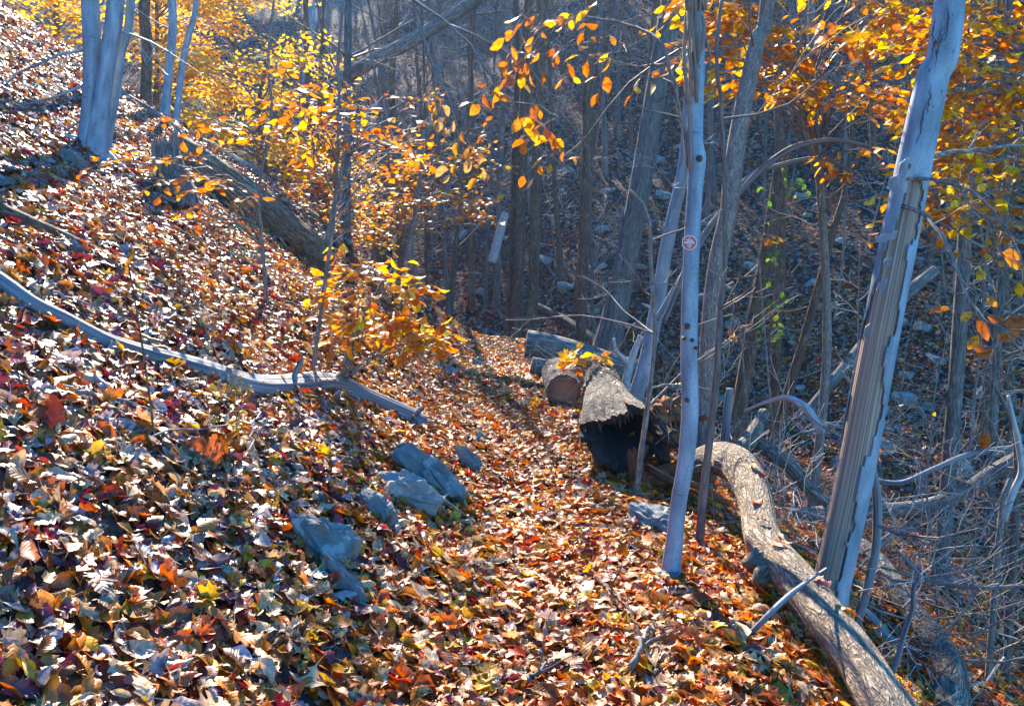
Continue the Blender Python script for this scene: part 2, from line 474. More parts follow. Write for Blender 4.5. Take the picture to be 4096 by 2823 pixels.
def ground_material():
    m, nt, p, out = newmat('forest_floor')
    tg = node(nt, 'ShaderNodeTexCoord'); v = tg.outputs['Object']
    vo = node(nt, 'ShaderNodeTexVoronoi'); vo.inputs['Scale'].default_value = 11; nt.links.new(v, vo.inputs['Vector'])
    wh = node(nt, 'ShaderNodeSeparateColor'); nt.links.new(vo.outputs['Color'], wh.inputs[0])
    c = ramp(nt, wh.outputs[0], [(0, (.05, .025, .02)), (.18, (.13, .06, .035)), (.34, (.24, .14, .085)), (.48, (.10, .045, .045)), (.6, (.30, .21, .15)), (.74, (.20, .06, .025)), (.86, (.33, .26, .22)), (.95, (.36, .13, .03))], 'CONSTANT')
    ed = ramp(nt, vo.outputs['Distance'], [(.1, (1.1, 1.1, 1.1)), (.6, (.45, .42, .42))])
    c = mix(nt, 1, c, ed, 'MULTIPLY')
    n = node(nt, 'ShaderNodeTexNoise'); n.inputs['Scale'].default_value = .5; n.inputs['Detail'].default_value = 6; nt.links.new(v, n.inputs['Vector'])
    c = mix(nt, ramp(nt, n.outputs['Fac'], [(.35, (0, 0, 0)), (.7, (.6, .6, .6))]), c, (.05, .035, .03))
    nt.links.new(c, p.inputs['Base Color']); p.inputs['Roughness'].default_value = .9; p.inputs['Specular IOR Level'].default_value = .08
    hsum = node(nt, 'ShaderNodeMath', operation='ADD'); nt.links.new(vo.outputs['Distance'], hsum.inputs[0]); nt.links.new(wh.outputs[1], hsum.inputs[1])
    bump(nt, p, hsum.outputs[0], 1.0, .04)
    return m
M['ground'] = ground_material()

def plain(name, col, rough=.5, spec=.5):
    m, nt, p, out = newmat(name)
    tg = node(nt, 'ShaderNodeTexCoord')
    n = node(nt, 'ShaderNodeTexNoise'); n.inputs['Scale'].default_value = 60; n.inputs['Detail'].default_value = 4; nt.links.new(tg.outputs['Object'], n.inputs['Vector'])
    f = ramp(nt, n.outputs['Fac'], [(.3, tuple(x * .82 for x in col)), (.7, col)])
    nt.links.new(f, p.inputs['Base Color']); p.inputs['Roughness'].default_value = rough; p.inputs['Specular IOR Level'].default_value = spec
    return m
M['marker_red'] = plain('marker_red', (.50, .004, .018), .35)
M['marker_white'] = plain('marker_white', (.80, .80, .80), .4)
M['nail'] = plain('nail', (.55, .58, .60), .35)
M['grass'] = leaf_material('grass', [(2, (.20, .33, .06)), (2, (.36, .38, .10)), (1, (.45, .36, .16))], .35, .5, .4, 0)
M['fern'] = leaf_material('fern', [(1, (.10, .26, .11)), (1, (.14, .32, .14))], .4, .5, .4, 0)
M['moss'] = plain('moss', (.10, .15, .04), .9, .2)
M['straw'] = leaf_material('straw', [(1, (.50, .36, .16)), (1, (.60, .44, .20))], .4, .6, .3, 0)

# ------------------------------------------------------------------ ground
def sinh_space(a, b, c, n, k):
    """n values from a to b, densest near c."""
    lo, hi = np.arcsinh((a - c) * k), np.arcsinh((b - c) * k)
    return c + np.sinh(np.linspace(lo, hi, n)) / k
gx = sinh_space(-60, 62, 0.0, 330, .9)
gy = sinh_space(-5, 96, 5.0, 330, .35)
GX, GY = np.meshgrid(gx, gy)
GZ = ground(GX, GY)
nx_, ny_ = len(gx), len(gy)
idx = np.arange(nx_ * ny_).reshape(ny_, nx_)
gmb = MB()
gmb.add(np.stack([GX, GY, GZ], -1).reshape(-1, 3), np.stack([idx[:-1, :-1], idx[:-1, 1:], idx[1:, 1:], idx[1:, :-1]], -1).reshape(-1, 4).tolist(), np.stack([GX, GY], -1).reshape(-1, 2))
ground_ob = gmb.build('ground', M['ground'])
props(ground_ob, 'steep wooded hillside and ravine floor buried in fallen autumn leaves', None, None, 'structure')

# ------------------------------------------------------------------ leaves
OUT = {
    'red_oak': [(0, .012), (.10, .05), (.19, .17), (.25, .12), (.32, .13), (.44, .31), (.49, .28), (.52, .16), (.58, .15), (.68, .29), (.73, .25), (.76, .14), (.82, .12), (.91, .15), (.95, .07), (1.0, .0)],
    'white_oak': [(0, .012), (.12, .05), (.22, .14), (.30, .20), (.33, .09), (.45, .20), (.52, .30), (.56, .13), (.68, .24), (.75, .30), (.80, .16), (.92, .18), (1.0, .02)],
    'beech': [(0, .01), (.06, .06), (.18, .19), (.34, .28), (.50, .30), (.66, .26), (.82, .16), (.93, .07), (1, .0)],
    'chestnut': [(0, .01), (.10, .05), (.24, .13), (.28, .12), (.42, .21), (.46, .19), (.60, .24), (.64, .21), (.78, .18), (.82, .15), (.93, .07), (1, .0)],
    'blade': [(0, .02), (.3, .24), (.62, .26), (1, .0)],
}
MAPLE = [(0, .0), (.10, .10), (.04, .30), (.14, .30), (.24, .52), (.34, .34), (.46, .50), (.56, .46), (.52, .17), (.66, .22), (.74, .30), (.80, .14), (1.0, .0)]

def leaf_geo(kind, seed, curl=1.2, arch=.6, fold=.1, twist=.4, petiole=True):
    r = np.random.default_rng(seed)
    V = []; F = []; UV = []
    if kind == 'maple':
        o = np.array(MAPLE); o[:, 1] *= r.uniform(.9, 1.1)
        ring = [(w, t) for t, w in o] + [(-w, t) for t, w in o[-2:0:-1]]
        c = (0, .36)
        # inner ring lets the blade bend
        inner = [(c[0] + (x - c[0]) * .5, c[1] + (y - c[1]) * .5) for x, y in ring]
        pts = [c] + inner + ring
        n = len(ring)
        for i in range(n):
            j = (i + 1) % n
            F.append((0, 1 + i, 1 + j)); F.append((1 + i, 1 + n + i, 1 + n + j, 1 + j))
        P = np.array(pts, float)
    else:
        o = np.array(OUT[kind], float)
        pts = []
        for i, (t, w) in enumerate(o):
            wl = w * r.uniform(.85, 1.15); wr = w * r.uniform(.85, 1.15)
            tm = o[min(i, len(o) - 1), 0] - .12 * w * 2
            pts += [(-wl, t), (-wl * .45, t - .10 * w), (0, max(0, tm) if 0 < i < len(o) - 1 else t), (wr * .45, t - .10 * w), (wr, t)]
        P = np.array(pts, float)
        for i in range(len(o) - 1):
            a = i * 5; b = a + 5
            for k in range(4):
                F.append((a + k, a + k + 1, b + k + 1, b + k))
    UV = P.copy()
    x, y = P[:, 0].copy(), P[:, 1].copy()
    if petiole:
        k0 = len(P); a = .012
        x = np.concatenate([x, [-a, a, a * .6, -a * .6]]); y = np.concatenate([y, [.02, .02, -.28, -.28]])
        UV = np.vstack([UV, [[0, 0]] * 4]); F.append((k0, k0 + 1, k0 + 2, k0 + 3))
    kx = curl * r.uniform(.6, 1.3) * 2.2 * (1 if r.random() < .65 else -1)
    ky = arch * r.uniform(.3, 1.3) * 1.6 * (1 if r.random() < .6 else -1)
    sk = r.uniform(-.5, .5) * twist
    xs = x + sk * (y - .5) * .3
    z = (1 - np.cos(kx * xs)) / kx + fold * np.abs(xs) * r.choice([-1, 1])
    X = np.sin(kx * xs) / kx
    yc = y - .5
    z = z + (1 - np.cos(ky * yc)) / ky
    Y = np.sin(ky * yc) / ky
    ta = twist * yc * r.uniform(-1.2, 1.2)
    X, z = X * np.cos(ta) - z * np.sin(ta), X * np.sin(ta) + z * np.cos(ta)
    z = z + .035 * np.sin(x * 17 + r.uniform(0, 6)) * np.cos(y * 13 + r.uniform(0, 6)) * min(1, curl)
    z -= np.mean(z)
    return np.stack([X, Y, z], 1), F, UV

def leaf_mesh(kind, seed, mat, **kw):
    mb = MB(); v, f, uv = leaf_geo(kind, seed, **kw); mb.add(v, f, uv)
    return mb.mesh('leaf', mat)

def proto_set(name, specs):
    c = bpy.data.collections.new(name)
    ms = []
    for me in specs:
        o = bpy.data.objects.new('leaf_form', me); c.objects.link(o); ms.append(me)
    return c, ms

def litter_specs(mat, seed, kinds, reps=1):
    return [leaf_mesh(k, seed + i * 13 + j * 101, mat, curl=cu, arch=ar, twist=.9) for j in range(reps) for i, (k, cu, ar) in enumerate(kinds)]
LK = [('red_oak', .9, .6), ('chestnut', .8, .7), ('beech', .7, .6), ('red_oak', 1.1, 1.2), ('white_oak', .6, .5), ('white_oak', .8, .7), ('white_oak', 1.6, .5), ('maple', 1.5, 1.0), ('red_oak', 1.9, .7), ('blade', 1.6, .9), ('beech', 1.4, .8), ('beech', 2.4, .5), ('chestnut', 1.3, 1.0), ('chestnut', 2.2, .6), ('red_oak', .5, 1.2), ('white_oak', 2.2, .9)]
P_SLOPE = proto_set('slope_leaf_forms', litter_specs(M['litter_slope'], 40, LK, 3))
P_TRAIL = proto_set('trail_leaf_forms', litter_specs(M['litter_trail'], 440, LK, 3))
P_FAR = proto_set('far_leaf_forms', [leaf_mesh('blade', 800 + i, M['litter_far'], curl=1.2, arch=1.0, petiole=False) for i in range(8)])
def live(mat, seed, n=5, kind='beech'):
    return proto_set(mat + '_forms', [leaf_mesh(kind, seed + i, M[mat], curl=.45, arch=.5, fold=.18, twist=.3) for i in range(n)])
P_LIVE = {k: live(k, 900 + i * 20) for i, k in enumerate(['beech_orange', 'beech_amber', 'beech_yellow', 'beech_gold', 'green_leaf'])}
P_LIVE['dead_leaf'] = proto_set('dead_leaf_forms', [leaf_mesh('beech', 990 + i, M['dead_leaf'], curl=2.4, arch=1.2, twist=1.5) for i in range(4)])
P_LIVE['maple_yellow'] = proto_set('maple_forms', [leaf_mesh('maple', 1010 + i, M['beech_yellow'], curl=.4, arch=.5) for i in range(4)])

def instancer(name, coll, pos, eul, sc, parent=None, kind='stuff'):
    """One object whose points carry the leaves of a mass nobody could count."""
    me = bpy.data.meshes.new(name)
    me.vertices.add(len(pos))
    me.vertices.foreach_set('co', np.asarray(pos, np.float32).ravel())
    a = me.attributes.new('turn', 'FLOAT_VECTOR', 'POINT'); a.data.foreach_set('vector', np.asarray(eul, np.float32).ravel())
    b = me.attributes.new('size', 'FLOAT', 'POINT'); b.data.foreach_set('value', np.asarray(sc, np.float32).ravel())
    o = put(name, me, parent)
    g = bpy.data.node_groups.new(name, 'GeometryNodeTree')
    g.interface.new_socket('Geometry', in_out='INPUT', socket_type='NodeSocketGeometry')
    g.interface.new_socket('Geometry', in_out='OUTPUT', socket_type='NodeSocketGeometry')
    N = g.nodes.new; Lk = g.links.new
    gi, go = N('NodeGroupInput'), N('NodeGroupOutput')
    ci = N('GeometryNodeCollectionInfo'); ci.inputs['Collection'].default_value = coll
    ci.inputs['Separate Children'].default_value = True; ci.inputs['Reset Children'].default_value = True
    ip = N('GeometryNodeInstanceOnPoints'); ip.inputs['Pick Instance'].default_value = True
    t = N('GeometryNodeInputNamedAttribute'); t.data_type = 'FLOAT_VECTOR'; t.inputs['Name'].default_value = 'turn'
    s = N('GeometryNodeInputNamedAttribute'); s.data_type = 'FLOAT'; s.inputs['Name'].default_value = 'size'
    er = N('FunctionNodeEulerToRotation')
    Lk(gi.outputs[0], ip.inputs['Points']); Lk(ci.outputs[0], ip.inputs['Instance'])
    Lk(t.outputs['Attribute'], er.inputs[0]); Lk(er.outputs[0], ip.inputs['Rotation']); Lk(s.outputs['Attribute'], ip.inputs['Scale'])
    Lk(ip.outputs[0], go.inputs[0])
    md = o.modifiers.new('leaves', 'NODES'); md.node_group = g
    o['kind'] = kind
    return o

def eulers(Y, Z):
    """XYZ eulers of frames whose y axis is Y and whose z axis leans to Z."""
    Y = Y / np.linalg.norm(Y, axis=1, keepdims=True)
    X = np.cross(Y, Z); X /= np.maximum(1e-9, np.linalg.norm(X, axis=1, keepdims=True))
    Z = np.cross(X, Y)
    return np.stack([np.arctan2(Y[:, 2], Z[:, 2]), np.arcsin(np.clip(-X[:, 2], -1, 1)), np.arctan2(X[:, 1], X[:, 0])], 1)

def scatter(dens, y0, y1, margin, seed, size, tilt, lift):
    r = np.random.default_rng(seed)
    xm = .62 * margin
    area = xm * (y1 ** 2 - y0 ** 2)
    n = int(area * dens)
    Y = np.sqrt(r.uniform(y0 ** 2, y1 ** 2, n)); X = r.uniform(-1, 1, n) * xm * Y
    Z = ground(X, Y)
    nrm = gnormal(X, Y) + r.normal(0, tilt, (n, 3)); nrm /= np.linalg.norm(nrm, axis=1, keepdims=True)
    a = r.uniform(0, 6.283, n); d = np.stack([np.cos(a), np.sin(a), np.zeros(n)], 1)
    d = d - nrm * (d * nrm).sum(1, keepdims=True)
    P = np.stack([X, Y, Z], 1) + gnormal(X, Y) * r.uniform(lift[0], lift[1], n)[:, None]
    s = size[0] + (size[1] - size[0]) * r.beta(1.3, 2.8, n)
    return P, eulers(d, nrm), s, r

def on_trail(P):
    d = P[:, 0] - tc(P[:, 1])
    return d

# everything that must not be buried in leaves registers a disc here
KEEP = []

# near litter, split by where it lies; the largest leaves in view become objects of their own
def litter():
    lay = [scatter(1250, .6, 4.6, 1.3, 1, (.045, .18), .25, (.0, .045)), scatter(800, 4.6, 8, 1.25, 6, (.05, .17), .25, (.0, .045)),
           scatter(330, 8, 13, 1.2, 2, (.06, .17), .26, (.0, .045)), scatter(130, 13, 20, 1.2, 3, (.07, .17), .28, (.0, .05))]
    P, E, S = (np.concatenate([l[k] for l in lay]) for k in range(3))
    ok = np.ones(len(P), bool)
    for c, rad in KEEP:
        ok &= ((P - c) ** 2).sum(1) > rad * rad
    P, E, S = P[ok], E[ok], S[ok]
    near = P[:, 1] < 20
    d = P[:, 0] - tc(P[:, 1])
    rr = np.random.default_rng(77)
    tr = (d > -.55 - rr.uniform(0, .9, len(P))) | ((P[:, 1] > 8 - rr.uniform(0, 3, len(P))) & (d > -1.6 - rr.uniform(0, 2.0, len(P))))
    px, py, z = project(P)
    inside = (px > 5) & (px < W - 5) & (py > 5) & (py < H - 8) & (z > 1)
    show = np.where(inside, S / np.maximum(z, .5), 0)
    top = np.argsort(-show)[:300]
    mask = np.zeros(len(P), bool); mask[top] = True
    for sel, (c, ms), nm in ((~tr & ~mask, P_SLOPE, 'slope_leaf_litter'), (tr & ~mask, P_TRAIL, 'trail_leaf_litter')):
        o = instancer(nm, c, P[sel], E[sel], S[sel], ground_ob)
        o['label'] = 'loose brown and tan leaves carpeting the slope above the trail' if nm.startswith('slope') else 'sunlit orange and tan leaves carpeting the trail'
    for q in top:
        ms = (P_TRAIL if tr[q] else P_SLOPE)[1]
        o = bpy.data.objects.new('leaf', ms[rnd.randrange(len(ms))])
        COL.objects.link(o); o.parent = ground_ob
        o.location = P[q]; o.rotation_euler = E[q]; o.scale = (S[q],) * 3
    P, E, S, r = scatter(34, 18, 46, 1.15, 4, (.10, .22), .4, (.0, .06))
    P4, E4, S4, r = scatter(70, 8, 18, 1.25, 5, (.07, .16), .4, (.0, .05))
    k = P4[:, 0] > tc(P4[:, 1]) + 1.5
    o = instancer('ravine_leaf_litter', P_FAR[0], np.vstack([P, P4[k]]), np.vstack([E, E4[k]]), np.concatenate([S, S4[k]]), ground_ob)
    o['label'] = 'dull reddish brown leaves covering the far side of the ravine'

# ------------------------------------------------------------------ twigs and sprays
def grow(mb, start, d, length, r0, level, rs, up=.1, wob=.35, kids=4, spread=.8, sides=4, tips=None, mi=0, minr=.0025):
    n = max(4, int(5 + length * 2)) if level > 0 else max(4, int(4 + length * 2))
    P = [np.asarray(start, float)]; d = unit(d)
    st = length / (n - 1)
    for i in range(n - 1):
        d = unit(d + rs.normal(0, wob * .35, 3) + np.array([0, 0, up * .15]))
        P.append(P[-1] + d * st)
    P = np.array(P)
    rad = np.maximum(minr, r0 * np.linspace(1, .25, n))
    tube(mb, P, rad, sides, cap=False, mi=mi)
    if tips is not None and level <= 1: tips.append((P, rad))
    if level > 0:
        for k in range(kids):
            t = rs.uniform(.25, .98); i = int(t * (n - 1))
            ax = unit(rs.normal(0, 1, 3)); base = unit(P[min(i + 1, n - 1)] - P[max(0, i - 1)])
            side = unit(ax - base * (ax @ base))
            nd = unit(base * math.cos(spread) + side * math.sin(spread))
            grow(mb, P[i], nd, length * rs.uniform(.35, .6) * (1.15 - .5 * t), max(minr, rad[i] * .6), level - 1, rs, up, wob, max(2, kids - 1), spread, max(3, sides - 1), tips, mi, minr)

def spray(tw, leaves, start, d, length, rs, leaf=.08, gap=.065, r0=.004, droop=.25, flat=1.0, side_n=5):
    """A beech spray: a twig with side twigs in one plane and leaves set alternately along them."""
    d = unit(d); n = 8
    P = [np.asarray(start, float)]
    for i in range(n):
        d = unit(d + np.array([0, 0, -droop * .12]) + rs.normal(0, .08, 3))
        P.append(P[-1] + d * length / n)
    P = np.array(P)
    tube(tw, P, np.linspace(r0, r0 * .35, n + 1), 4, cap=False)
    up = unit(np.array([0, 0, 1.0]) + rs.normal(0, .25, 3))
    lines = [P]
    for k in range(side_n):
        t = (k + .6) / (side_n + .3); i = min(n - 1, int(t * n)); b = unit(P[i + 1] - P[i])
        lat = unit(np.cross(b, up)) * (1 if k % 2 else -1)
        dd = unit(b * .62 + lat * .78 * flat + rs.normal(0, .14, 3)); ln = length * (.62 - .4 * t) * rs.uniform(.7, 1.2)
        m = 5; Q = [P[i]]
        for j in range(m):
            dd = unit(dd + np.array([0, 0, -droop * .1]) + rs.normal(0, .07, 3)); Q.append(Q[-1] + dd * ln / m)
        Q = np.array(Q); lines.append(Q)
        tube(tw, Q, np.linspace(r0 * .6, r0 * .3, m + 1), 3, cap=False)
    for Q in lines:
        s = np.concatenate([[0], np.cumsum(np.linalg.norm(np.diff(Q, axis=0), axis=1))])
        q = gap * .7 + rs.uniform(0, gap); sg = 1
        while q < s[-1] + gap * .4:
            c = np.array([np.interp(q, s, Q[:, a]) for a in range(3)]); i = min(len(Q) - 2, int(np.searchsorted(s, q)) - 1 if q < s[-1] else len(Q) - 2)
            b = unit(Q[i + 1] - Q[i]); lat = unit(np.cross(b, up)) * sg
            ld = unit(b * rs.uniform(.5, 1.0) + lat * .8 + np.array([0, 0, -rs.uniform(0, .9) * droop * 1.5]) + rs.normal(0, .15, 3))
            nz = unit(up + rs.normal(0, .35, 3))
            sz = leaf * rs.uniform(.65, 1.2)
            leaves.append((c + ld * sz * .58, ld, nz, sz))
            sg = -sg; q += gap * rs.uniform(.75, 1.35)

def hang_leaves(parent, leaves, form, limit=0, name='crown'):
    """The largest leaves in view become leaf objects of their tree; the rest are one mass."""
    if not leaves: return
    coll, ms = P_LIVE[form]
    P = np.array([l[0] for l in leaves]); D = np.array([l[1] for l in leaves]); Z = np.array([l[2] for l in leaves]); S = np.array([l[3] for l in leaves])
    E = eulers(D, Z)
    px, py, z = project(P)
    ins = (px > 0) & (px < W) & (py > 0) & (py < H) & (z > .5)
    show = np.where(ins, S / np.maximum(z, .5), 0) * FPX
    order = np.argsort(-show)
    top = [q for q in order[:limit] if show[q] > 6.5]
    off = np.array(parent.location)
    for q in top:
        o = bpy.data.objects.new('leaf', ms[int(q) % len(ms)])
        COL.objects.link(o); o.parent = parent
        o.location = P[q] - off; o.rotation_euler = E[q]; o.scale = (S[q],) * 3
    m = np.ones(len(P), bool); m[top] = False
    if m.any(): instancer(name, coll, P[m], E[m], S[m], parent)

def trunk_world(P, r, n=None, sides=16, amp=.03, fu=5, fv=5, flute=.04, flare=.5, seed=0, to_ground=True, lean=.0):
    """Tube of a trunk through world points P (base first); base flares into the ground."""
    P = np.asarray(P, float); r = np.asarray(r, float)
    if to_ground:
        b, c = P[0], P[1]
        g = gz(b[0], b[1])
        if b[2] > g - .05:
            d = unit(c - b); k = (b[2] - g) / max(.35, d[2])
            nb = b - d * k
            nb[2] = min(nb[2], gz(nb[0], nb[1])) - .10
            P = np.vstack([nb, P]); r = np.concatenate([[r[0] * 1.05], r])
    n = n or max(12, int(np.linalg.norm(np.diff(P, axis=0), axis=1).sum() * 9))
    C = smooth_path(np.column_stack([P, r]), n)
    Q, rr = C[:, :3], C[:, 3].copy()
    s = np.concatenate([[0], np.cumsum(np.linalg.norm(np.diff(Q, axis=0), axis=1))])
    rr *= 1 + flare * np.exp(-s / (rr[0] * 2.2))
    rel = bark_relief(n, sides, rr[0], s[-1], amp, seed, fu, fv, flute)
    return Q, rr, rel

def px_path(pts, depth, top=3.0, sway=.1, rs=None):
    """Pixel path (base first) with widths at one distance, carried on above the frame by `top` metres."""
    P = []; r = []
    for p in pts:
        D = p[3] if len(p) > 3 else depth
        P.append(at(p[0], p[1], D)); r.append(p[2] * D / FPX / 2)
    if top > 0:
        d = unit(P[-1] - P[-2]); d = unit(d * .6 + np.array([0, 0, .6]))
        k = max(1, int(top / 2))
        r0 = r[-1]
        for i in range(k):
            dd = unit(d + (np.zeros(3) if rs is None else rs.normal(0, sway, 3)))
            P.append(P[-1] + dd * top / k); r.append(r0 * (1 - .6 * (i + 1) / k))
    return np.array(P), np.array(r)

def limbs_above(mb, Q, rr, zmin, count, rs, length=2.2, level=2, kids=4):
    """Bare limbs along the upper trunk."""
    ok = [i for i in range(len(Q)) if Q[i, 2] > zmin]
    for k in range(count):
        if not ok: return
        i = ok[int((k + rs.uniform(0, 1)) / count * len(ok)) % len(ok)]
        a = rs.uniform(0, 6.283)
        grow(mb, Q[i], (math.cos(a), math.sin(a), rs.uniform(.1, .9)), length * rs.uniform(.6, 1.3), max(.008, rr[i] * .42), level, rs, .25, .3, kids, .75, 5)

def tree_px(name, label, pts, depth, mat, top=4, sides=16, amp=.03, fu=5, fv=5, flute=.04, flare=.5, seed=0, limbs=5, limb_len=2.0, group=None, twigs=6, twig_mat=None, cat='tree', low=None):
    rs = np.random.default_rng(seed + 500)
    P, r = px_path(pts, depth, top, .12, rs)
    Q, rr, rel = trunk_world(P, r, None, sides, amp, fu, fv, flute, flare, seed)
    root = empty(name, tuple(Q[0]), label, cat, group)
    mb = MB(); tube(mb, Q, rr, sides, rel)
    mb.build('trunk', mat, root)
    bb = MB()
    ztop = at(512, 0, depth)[2]
    limbs_above(bb, Q, rr, ztop - .2, limbs, rs, limb_len)
    z0 = Q[0, 2] + (low if low is not None else 1.0)
    ok = [i for i in range(len(Q)) if Q[i, 2] > z0]
    for k in range(twigs):
        i = ok[rs.integers(len(ok))] if ok else 0; a = rs.uniform(0, 6.283)
        grow(bb, Q[i], (math.cos(a), math.sin(a), rs.uniform(-.1, .5)), rs.uniform(.5, 1.4), .007 + rr[i] * .06, 2, rs, .05, .45, 4, .7, 4)
    if bb.n:
        o = bb.build('branches', twig_mat or mat, root); o['kind'] = 'stuff'
    return root, Q, rr

def branch_px(parent, pts, depth, w0, w1, mat, rs, kids=8, klen=.45, sides=7, name='branch'):
    """A branch seen along a pixel path, with its side twigs."""
    P = np.array([at(p[0], p[1], p[2] if len(p) > 2 else depth) for p in pts])
    n = max(14, int(np.linalg.norm(np.diff(P, axis=0), axis=1).sum() * 14))
    Q = smooth_path(P, n)
    Q = Q + rs.normal(0, .004, Q.shape)
    r = np.linspace(w0, w1, n) * depth / FPX / 2
    mb = MB(); tube(mb, Q, r, sides)
    for k in range(kids):
        i = int(rs.uniform(.15, .97) * (n - 1)); b = unit(Q[min(i + 1, n - 1)] - Q[max(0, i - 1)])
        sd_ = unit(np.cross(b, rs.normal(0, 1, 3)))
        grow(mb, Q[i], b * .7 + sd_ * .7, klen * rs.uniform(.5, 1.5), r[i] * .55, 1, rs, .05, .5, 3, .7, 4, minr=.0016)
    return mb.build(name, mat, parent), Q, r

def limb_to(mb, Q, rr, target, rs, r0=None, sides=5):
    """A limb from the trunk up and out to a target point; returns its end direction."""
    t = np.asarray(target, float)
    hd = np.linalg.norm(Q[:, :2] - t[:2], axis=1)
    want = t[2] - .45 * hd
    i = int(np.argmin(np.abs(Q[:, 2] - want) + hd * .2))
    a = Q[i]; m = (a + t) / 2 + np.array([0, 0, .12 * np.linalg.norm(t - a)]) + rs.normal(0, .06, 3) * np.linalg.norm(t - a)
    C = smooth_path([a, m, t], max(8, int(np.linalg.norm(t - a) * 7)))
    C[1:-1] += rs.normal(0, .012, C[1:-1].shape)
    r = np.linspace(min(rr[i] * .5, r0 or .02), .004, len(C))
    tube(mb, C, r, sides, cap=False)
    return unit(C[-1] - C[-3])

def leafy(name, label, Q, rr, mat, targets, form, rs, leaf=.08, per=2, length=.5, gap=.065, limit=100, group=None, flare=.4, amp=.02, sides=12, seed=0, droop=.25, limb_r=.015, leaf_mass='crown', bare=0, trunk_pts=True, side_n=5):
    root = empty(name, tuple(Q[0]), label, 'tree' if rr[0] > .03 else 'sapling', group)
    n = max(10, int(np.linalg.norm(np.diff(Q, axis=0), axis=1).sum() * 8))
    Q2, r2, rel = trunk_world(Q, rr, n, sides, amp, 4, 4, .05, flare, seed)
    mb = MB(); tube(mb, Q2, r2, sides, rel); mb.build('trunk', mat, root)
    tw = MB(); leaves = []
    for t in targets:
        d = limb_to(tw, Q2, r2, t, rs, limb_r)
        for k in range(per):
            dd = unit(d * .8 + rs.normal(0, .45, 3) * np.array([1, 1, .35]))
            spray(tw, leaves, t - d * rs.uniform(0, .25) * length, dd, length * rs.uniform(.7, 1.25), rs, leaf, gap, .0035, droop, side_n=side_n)
    for k in range(bare):
        i = rs.integers(len(Q2) // 3, len(Q2)); a = rs.uniform(0, 6.283)
        grow(tw, Q2[i], (math.cos(a), math.sin(a), .3), rs.uniform(.5, 1.5), .008, 2, rs, .1, .4, 4, .7, 4)
    o = tw.build('branches', M['bark_thin'], root); o['kind'] = 'stuff'
    hang_leaves(root, leaves, form, limit, leaf_mass)
    return root, len(leaves)

def rect_targets(rects, rs):
    """Points spread through boxes given as pixel rectangle, distance range and count."""
    out = []
    for x0, y0, x1, y1, d0, d1, n in rects:
        for k in range(n):
            out.append(at(rs.uniform(x0, x1), rs.uniform(y0, y1), rs.uniform(d0, d1)))
    return out

# ------------------------------------------------------------------ rocks
def rock_mesh(seed, dims, mat, angular=.75, detail=3):
    """An angular block: a box of random points hulled, its edges broken."""
    import bmesh
    r = np.random.default_rng(seed)
    bm = bmesh.new()
    n = 22
    for i in range(n):
        p = r.uniform(-1, 1, 3); p = p / np.max(np.abs(p)) ** angular * r.uniform(.82, 1.0)
        bm.verts.new(Vector(p * np.array(dims) * .5))
    res = bmesh.ops.convex_hull(bm, input=bm.verts)
    bmesh.ops.delete(bm, geom=list({e for e in res['geom_interior'] + res['geom_unused'] if isinstance(e, bmesh.types.BMVert)}), context='VERTS')
    bmesh.ops.bevel(bm, geom=list(bm.edges), offset=min(dims) * .05, segments=1, affect='EDGES', profile=.6)
    bmesh.ops.triangulate(bm, faces=bm.faces)
    if detail:
        bmesh.ops.subdivide_edges(bm, edges=bm.edges, cuts=detail, use_grid_fill=True)
        for v in bm.verts:
            c = v.co
            k = float(vnoise(c.x * 9 / max(dims) * 2 + c.z * 6 + 40, c.y * 9 / max(dims) * 2 + c.z * 11 + 40, seed)) - .5
            v.co = c + c.normalized() * k * min(dims) * .30
    me = bpy.data.meshes.new('rock'); bm.to_mesh(me); bm.free()
    for p in me.polygons: p.use_smooth = False
    me.materials.append(mat)
    return me

def rock_at(P, dims, label, mat, seed, rot, group=None, sink=.3, keep=True, me=None):
    o = bpy.data.objects.new('rock', me or rock_mesh(seed, dims, mat)); COL.objects.link(o)
    P = np.asarray(P, float)
    o.location = (P[0], P[1], P[2] + dims[2] * (.5 - sink)); o.rotation_euler = rot
    props(o, label, 'rock', group)
    if keep: KEEP.append((np.array([P[0], P[1], P[2] + dims[2] * .3]), max(dims) * .21))
    return o

def rock_px(px, py, wpx, thick, label, mat, seed, rot, aspect=.5, sink=.3, group=None):
    h = hit(px, py + wpx * .12); w = wpx * h[1] / FPX
    return rock_at(h, (w, w * aspect, thick), label, mat, seed, rot, group, sink)

# slabs of the cut bank on the uphill side of the trail; they dip down to the right with the slope
rock_px(432, 478, 100, .22, 'large grey tilted slab with a pale sunlit upper edge, uppermost of the trail bank rocks', M['stone'], 3, (R(-28), R(37), R(-16)), .5, .12)
rock_px(409, 497, 88, .20, 'pale blue-grey rough slab just below the largest tilted slab', M['stone_pale'], 4, (R(-25), R(33), R(-12)), .55, .1)
rock_px(379, 515, 58, .15, 'small pointed bluish slab standing on edge left of the trail', M['stone'], 5, (R(-30), R(44), R(-20)), .6, .1)
rock_px(322, 546, 80, .20, 'broad blunt blue-grey rock under a round green leaf', M['stone'], 6, (R(-14), R(18), R(-10)), .6, .25)
rock_px(343, 580, 80, .11, 'long narrow bluish stone slanting out of the litter below the blunt rock', M['stone'], 7, (R(-18), R(46), R(-28)), .34, .15)
rock_px(472, 463, 50, .12, 'thin dark slab on edge above the largest trailside slab', M['stone'], 8, (R(-22), R(48), R(-22)), .4, .1)
rock_px(484, 440, 26, .07, 'small slate fragment on edge in the bank halfway along the trail', M['stone'], 18, (R(-22), R(50), R(-22)), .4, .1)
